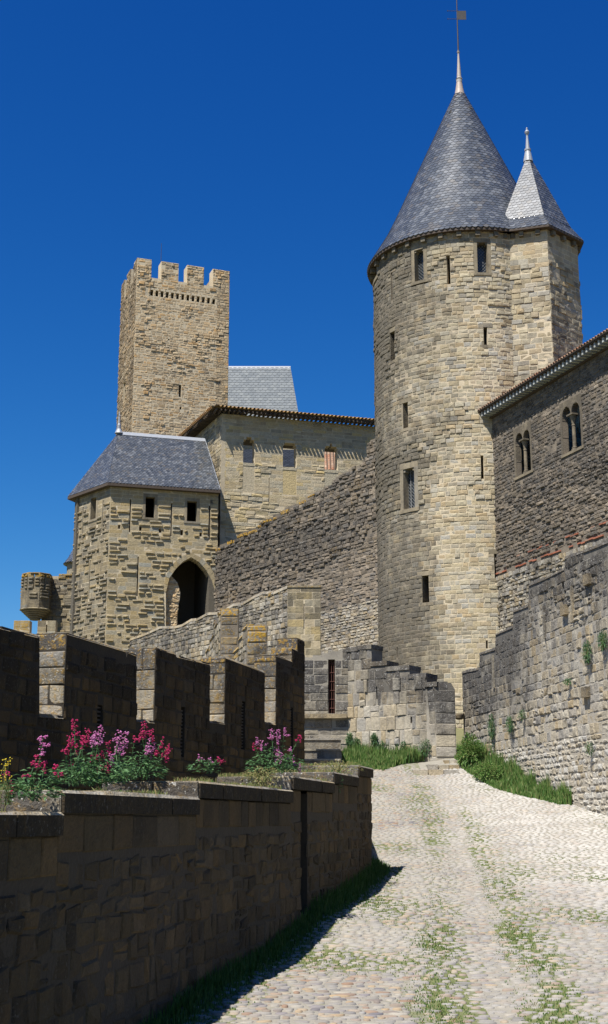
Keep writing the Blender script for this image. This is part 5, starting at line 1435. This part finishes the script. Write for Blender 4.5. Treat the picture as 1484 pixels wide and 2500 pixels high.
def build_valerians():
    def mk(label, xb, yb, Y, tips, bush, seed, n=140):
        b = at(xb, yb, Y)
        tp = [(at(x, y, Y + random.Random(seed + i).uniform(-.12, .12)), c, s) for i, (x, y, c, s) in enumerate(tips)]
        valerian(label, b, tp, bush, seed, n)
    e = lambda x, y: (.3084 * x, 1708.6 + .3084 * y)
    E = lambda lst: [(*e(x, y), c, s) for x, y, c, s in lst]
    mk('sprawling valerian with one tall pink spike, leftmost beside the yellow weed', 78, 1950, 11.0, E([(340, 305, 'p', 1.0), (287, 465, 'c', .7), (355, 500, 'c', .6), (442, 530, 'c', .5), (228, 580, 'c', .35), (97, 665, 'c', .6), (35, 592, 'c', .3)]), (.22, .26), 1, 230)
    mk('tall bushy valerian with crimson heads over pale green leaves, second from left', 190, 1915, 13.4, E([(588, 185, 'c', 1.0), (560, 300, 'c', 1.0), (530, 378, 'c', .5), (655, 300, 'c', .5), (690, 262, 'c', 1.0), (645, 350, 'c', .4), (735, 285, 'p', .6), (560, 485, 'c', .35)]), (.26, .34), 2, 330)
    mk('valerian with a tall pink head and sideways crimson sprays, third from left', 238, 1915, 13.7, E([(795, 240, 'p', 1.1), (760, 285, 'p', .6), (857, 350, 'c', .8), (812, 422, 'c', .6), (885, 450, 'p', .7), (852, 512, 'c', .7), (778, 556, 'c', .45), (725, 450, 'c', .5), (728, 320, 'p', .5)]), (.26, .36), 3, 330)
    mk('slim valerian with two mauve heads between the two large bushes', 292, 1905, 14.6, E([(945, 275, 'p', 1.2), (995, 285, 'p', 1.0), (915, 380, 'p', .5), (962, 385, 'p', .6)]), (.12, .25), 4, 60)
    mk('leaning valerian with crimson and pink heads spreading right', 342, 1900, 15.3, E([(1140, 200, 'c', 1.1), (1115, 258, 'c', .6), (1203, 250, 'c', .7), (1068, 296, 'c', .4), (1198, 340, 'p', 1.3), (1286, 312, 'c', .6), (1325, 372, 'c', .7), (1318, 432, 'c', .7), (1237, 412, 'c', .4), (1160, 380, 'p', .6)]), (.28, .34), 5, 330)
    z4 = lambda lst: [(.6168 * x, 1342.4 + .6168 * y, c, s) for x, y, c, s in lst]
    mk('small shaded valerian with three little pink heads at mid terrace', 495, 1885, 17.5, z4([(787, 815, 'p', .5), (832, 832, 'p', .7), (867, 825, 'c', .35), (872, 838, 'c', .3)]), (.2, .2), 6, 90)
    mk('dense pink valerian growing near the far corner of the terrace', 672, 1885, 20.0, z4([(1075, 718, 'p', 1.0), (1100, 725, 'p', 1.2), (1127, 712, 'p', .7), (1018, 748, 'p', .7), (1035, 765, 'p', .8), (1092, 795, 'p', 1.5), (1108, 810, 'p', 1.0), (1186, 740, 'c', .7), (1160, 820, 'p', .6), (1185, 855, 'p', .7), (1003, 772, 'c', .6), (1150, 785, 'p', .5)]), (.42, .42), 7, 460)
    # yellow weed on the far left
    rr = random.Random(9); b = at(10, 1965, 10.9); T = thing('yellow_weed', 'thin weed with tiny yellow flowers at the left edge of the terrace', 'weed', tuple(b))
    st = MB(); lf = MB(); fl = MB()
    for k in range(9):
        tip = at(rr.uniform(-2, 26), rr.uniform(1850, 1905), 10.9 + rr.uniform(-.1, .1)); foot = b + Vector((rr.uniform(-.06, .06), 0, 0))
        mid = foot.lerp(tip, .5) + Vector((rr.uniform(-.04, .04), 0, 0)); st.tube([foot, mid, tip], [.004, .003, .002], 4, (.6, 0, 0), cap=False)
        for q in range(5): floret(fl, tip + Vector((rr.gauss(0, .012), rr.gauss(0, .012), rr.uniform(-.04, .01))), .006, rr, 0)
        for q in range(5): leaf(lf, foot.lerp(mid, rr.random() * 1.2), (rr.uniform(-1, 1), rr.uniform(-1, 1), .3), .05, .015, rr)
    st.build('stems', M['dry'], T); lf.build('leaves', M['leaf'], T); fl.build('flowers', M['yellow'], T)

def grass_patch(name, label, spots, n, hmin, hmax, mats, seed, wd=.012, lean=.35, kind='stuff'):
    """spots: function(rr) -> (x, y, z, height factor) or None"""
    rr = random.Random(seed); mb = MB(); cnt = 0; tries = 0
    while cnt < n and tries < n * 12:
        tries += 1; s = spots(rr)
        if s is None: continue
        x, y, z, hf = s; h = rr.uniform(hmin, hmax) * hf; a = rr.uniform(0, 6.28); w = wd * rr.uniform(.6, 1.4)
        lx, ly = math.cos(a) * h * lean * rr.random(), math.sin(a) * h * lean * rr.random(); b = rr.uniform(0, 3.14)
        dx, dy = math.cos(b) * w, math.sin(b) * w
        t = (rr.random(), 0, 0); mi = 0 if len(mats) == 1 or rr.random() < .8 else 1
        mb.poly([(x - dx, y - dy, z - .02), (x + dx, y + dy, z - .02), (x + dx * .7 + lx * .35, y + dy * .7 + ly * .35, z + h * .6), (x - dx * .7 + lx * .35, y - dy * .7 + ly * .35, z + h * .6), (x + lx, y + ly, z + h)], [(0, 1, 2, 3), (3, 2, 4)], t, mi); cnt += 1
    o = mb.build(name, mats); tag(o, label, None, None, kind)
    return o
def tuft_cloud(mb, c, rx, ry, rz, n, rr, ln=(.05, .11), wd=.03, m=0):
    c = Vector(c)
    for k in range(n):
        a = rr.uniform(0, 6.28); e = rr.uniform(-1, 1); r_ = rr.random() ** .45
        p = c + Vector((rx * r_ * math.cos(a) * math.sqrt(1 - e * e), ry * r_ * math.sin(a) * math.sqrt(1 - e * e), rz * r_ * e))
        d = (p - c) + Vector((rr.uniform(-.1, .1), rr.uniform(-.1, .1), rr.uniform(-.05, .15)))
        leaf(mb, p, d, rr.uniform(*ln), wd * rr.uniform(.6, 1.3), rr, m)
def build_greens(RWF, CB, CA, segs, NF):
    rr = random.Random(21)
    # grass in the joints of the cobbles
    def sp(rr):
        Y = 12.5 + 36 * rr.random() ** 1.35; X = rr.uniform(nwX(Y) if Y < 27 else 0, min(rwX(Y), .25 * Y + .4))
        g = grassy(X, Y)
        if rr.random() > g * 1.0 - .1: return None
        return (X, Y, zr(X, Y), .5 + g * .6)
    grass_patch('joint_grass', 'low green grass growing in the joints of the cobbles', sp, 30000, .01, .03, [M['grass'], M['dry']], 31, wd=.007, lean=.8)
    # shaded grass strip at the foot of the near wall
    def sp2(rr):
        Y = rr.uniform(12.5, 28.2); d = abs(rr.gauss(0, .24)); X = nwX(min(Y, 27)) + .03 + d
        return (X, Y, zr(X, Y), max(.2, 1.5 - d * 3) * (1.5 if Y > 21 else 1))
    grass_patch('verge_grass', 'dark green grass growing along the shaded foot of the terrace wall', sp2, 9000, .04, .15, [M['verge']], 32, wd=.008)
    # along the right wall
    def sp3(rr):
        Y = rr.uniform(38.0, 48.5); w = lerp_tab([(38, .35), (39.5, .8), (42, 1.1), (46, 1.0), (48.5, .7)], Y); d = rr.random() ** 1.3 * w
        return (rwX(Y) - .05 - d, Y, zr(rwX(Y) - d, Y), (.35 + 1.1 * vnoise(d * 3, Y * 2.2, 6)) * (1.15 - d / w * .75) * lerp_tab([(36, .35), (38, .9), (48, 1.3)], Y))
    grass_patch('wall_foot_grass', 'lush bright grass along the foot of the right wall', sp3, 14000, .15, .5, [M['grass'], M['grass'], M['dry']], 33, wd=.016)
    def sp4(rr):
        s = rr.uniform(-.2, CB.px(1040, 1850)[0]); d = rr.random() ** .8 * 2.9 + .05; p = CB(s, 0, d)
        return (p[0], p[1], lerp_tab(RAMP, p[1]) + .02, (1.25 - d * .33) * (.3 + 1.1 * vnoise(s * 1.8, d * 2, 4)))
    grass_patch('low_wall_grass', 'tall grass and nettles along the foot of the low ruined wall', sp4, 15000, .15, .62, [M['grass'], M['grass']], 34, wd=.018)
    def sp5(rr):
        X = rr.uniform(5.2, 7); Y = rr.uniform(49.5, 54); return (X, Y, lerp_tab(RAMP, Y) - .02, 1)
    grass_patch('gap_grass', 'sunlit grass seen through the gap beside the pillar', sp5, 2400, .25, .6, [M['grass']], 35, wd=.02)
    # dry growth and moss on the coping and terrace
    def sp6(rr):
        Y = rr.uniform(10, 26.5); s = (Y) * math.hypot(.22, 1); 
        z = next((z for a, b, z in segs if a <= s <= b), None)
        if z is None: return None
        d = rr.uniform(.25, 1.15) if rr.random() < .85 else rr.uniform(.05, .25)
        if vnoise(Y * 1.2, d, 3) < .45: return None
        p = NF(s, 0, -d); return (p[0], p[1], z, 1)
    grass_patch('coping_moss', 'dry yellowish moss and short grass on the coping steps', sp6, 9000, .02, .07, [M['dry'], M['grass']], 36, wd=.006, lean=.9)
    def sp7(rr):
        Y = rr.uniform(10, 40); t = rr.random(); xr = nwX(min(Y, 27)) - 1.2; xl = -4.69 + .27 * (Y - 25); X = xl + (xr - xl) * t
        if X > 1.2: return None
        if vnoise(X * 1.5, Y, 8) < .35: return None
        return (X, Y, terz(Y) - .05, 1)
    grass_patch('terrace_grass', 'sparse grass and weeds covering the terrace soil', sp7, 9000, .05, .16, [M['grass'], M['dry']], 37, wd=.008)
    # bushy plants: (x, y, Y, rx, rz, label, cat)
    def bush(name, label, c, rx, ry, rz, n, mat, seed, ln=(.06, .13), wd=.04, group=None):
        rr = random.Random(seed); T = thing(name, label, 'plant', (c[0], c[1], c[2] - rz), group)
        mb = MB(); tuft_cloud(mb, c, rx, ry, rz, n, rr, ln, wd); mb.build('leaves', mat, T)
        mb = MB()
        for k in range(7):
            a = rr.uniform(0, 6.28); mb.tube([(c[0], c[1], c[2] - rz), (c[0] + rx * .5 * math.cos(a), c[1] + ry * .5 * math.sin(a), c[2] + rz * .5)], [.012, .005], 4, cap=False)
        mb.build('stems', M['dry'], T)
    def on(F, x, y, d=.1):
        s, z = F.px(x, y); return F(s, z, d)
    bush('nettle_bush', 'large bright green nettle clump at the far foot of the right wall', tuple(at(1147, 1842, 46.2)), .42, .6, .72, 2000, M['grass'], 41, (.08, .16), .05)
    bush('nettle_bush', 'lower leafy clump in front of the large nettle clump', tuple(at(1192, 1890, 43.6)), .5, .9, .38, 1800, M['grass'], 42, (.08, .15), .045)
    for i, (x, y, rx, rz, lab) in enumerate(((1208, 1775, .17, .42, 'hanging weed tuft drooping above the grass on the right wall'), (1208, 1830, .12, .3, 'thin trailing weed just above the grass on the right wall'), (1253, 1768, .28, .28, 'round dark weed tuft right of the drooping one on the right wall'), (1443, 1592, .22, .3, 'grassy weed tuft sprouting high on the right wall'), (1481, 1563, .2, .25, 'weed tuft at the right image edge high on the wall'), (1394, 1665, .08, .08, 'tiny green sprig below the high tufts on the right wall'), (1448, 1828, .12, .16, 'small green sprig low near the right image edge'), (1283, 1745, .08, .15, 'tiny sprig beside the round dark tuft'))):
        bush('wall_weed', lab, tuple(Vector(on(RWF, x, y, .12))), .12, rx, rz, 500 if rx > .15 else 160, M['leaf'], 50 + i, (.05, .11), .02, 'weeds rooted in the walls')
    for i, (F, x, y, rx, rz, lab) in enumerate(((CB, 857, 1805, .12, .25, 'small climbing weed at the inner corner of the low wall'), (CB, 873, 1815, .16, .2, 'round weed tuft beside the climbing weed on the low wall'), (CB, 917, 1805, .12, .22, 'weed tuft on the low wall right of the round one'), (CB, 935, 1828, .2, .3, 'leafy weed rising from the grass at the middle of the low wall'), (CB, 989, 1830, .14, .3, 'upright weed growing against the low wall'), (CB, 1040, 1825, .3, .3, 'leafy weed at the foot of the stump pillar'))):
        bush('wall_weed', lab, tuple(Vector(on(F, x, y, .12))), rx, .12, rz, 420, M['leaf'], 70 + i, (.05, .11), .03, 'weeds rooted in the walls')
    bush('dry_shrub', 'yellow-green shrub spilling over the coping below the dense pink valerian', tuple(at(640, 1895, 18.6)), .28, .3, .12, 500, M['dry'], 81, (.03, .07), .02)
    bush('dry_shrub', 'olive weeds on the coping at the far corner of the terrace wall', tuple(at(825, 1872, 24.5)), .5, .4, .12, 500, M['dry'], 82, (.04, .08), .02)
    bush('dry_shrub', 'small green tuft hanging off the far coping edge', tuple(at(819, 1908, 23.6)), .12, .15, .2, 160, M['leaf'], 83, (.04, .07), .02)

# ================================================================ LIGHT AND CAMERA
def build_light():
    az, el = R(38), R(60)
    S = Vector((-math.sin(az) * math.cos(el), -math.cos(az) * math.cos(el), math.sin(el)))
    l = bpy.data.lights.new('sun', 'SUN'); l.energy = SUN; l.angle = R(.53); l.color = (1, .955, .88)
    o = bpy.data.objects.new('sun', l); COL.objects.link(o); o.rotation_euler = S.to_track_quat('Z', 'Y').to_euler(); o.location = (-20, -20, 60)
    w = bpy.data.worlds.new('World'); scene.world = w; w.use_nodes = True; nt = w.node_tree; nt.nodes.clear()
    out = nt.nodes.new('ShaderNodeOutputWorld'); bg = nt.nodes.new('ShaderNodeBackground'); sk = nt.nodes.new('ShaderNodeTexSky')
    sk.sky_type = 'NISHITA'; sk.sun_disc = False; sk.sun_elevation = el; sk.sun_rotation = R(180) + az
    sk.air_density = 1.0; sk.dust_density = .3; sk.ozone_density = 3.0; sk.altitude = 200
    hs = nt.nodes.new('ShaderNodeMix'); hs.data_type = 'RGBA'; hs.blend_type = 'MULTIPLY'; hs.inputs[0].default_value = 1
    hs.inputs[7].default_value = SKYTINT
    # deep polarised-filter response: per-channel contrast of the sky radiance
    sp_ = nt.nodes.new('ShaderNodeSeparateColor'); cb = nt.nodes.new('ShaderNodeCombineColor'); nt.links.new(sk.outputs[0], sp_.inputs[0])
    for i, pw_ in enumerate((2.6, 1.5, 1.0)):
        a = nt.nodes.new('ShaderNodeMath'); a.operation = 'MINIMUM'; a.inputs[1].default_value = (4, 5, 8)[i]; nt.links.new(sp_.outputs[i], a.inputs[0])
        b = nt.nodes.new('ShaderNodeMath'); b.operation = 'POWER'; b.inputs[1].default_value = pw_; nt.links.new(a.outputs[0], b.inputs[0]); nt.links.new(b.outputs[0], cb.inputs[i])
    nt.links.new(cb.outputs[0], hs.inputs[6]); nt.links.new(hs.outputs[2], bg.inputs[0]); nt.links.new(bg.outputs[0], out.inputs[0]); bg.inputs[1].default_value = SKY
    c = bpy.data.cameras.new('camera'); co = bpy.data.objects.new('camera', c); COL.objects.link(co)
    c.sensor_fit = 'VERTICAL'; c.sensor_height = 36; c.sensor_width = 36; c.lens = 36 * FPX / 2500; c.clip_end = 12000; c.clip_start = .1
    co.location = (0, 0, 0); co.rotation_euler = (R(90) + PITCH, 0, 0); scene.camera = co
    scene.view_settings.view_transform = 'Standard'; scene.view_settings.look = 'None'; scene.view_settings.exposure = EXPO; scene.view_settings.gamma = 1
SUN, SKY, SKYTINT, EXPO = 5.0, .052, (.080, .42, 1.25, 1), .88
M['fore_low'] = stone_mat('pale_rubble_stone', [(.32, .285, .22), (.40, .37, .31), (.30, .25, .17), (.44, .42, .37), (.28, .265, .24)], dark=(.06, .056, .05), speck=.3)

build_ground(); build_cobbles(); build_terrace()
build_round_tower(); build_keep(); build_gatehouse(); build_house(); build_curtain(); build_right_building()
build_battlement(); SEG, NF = build_near_wall(); RWF = build_right_wall(); CA, CB = build_center_wall(); build_mid_walls(); build_far_left(); build_far_roofs()
build_valerians(); build_greens(RWF, CB, CA, SEG, NF)
build_light()
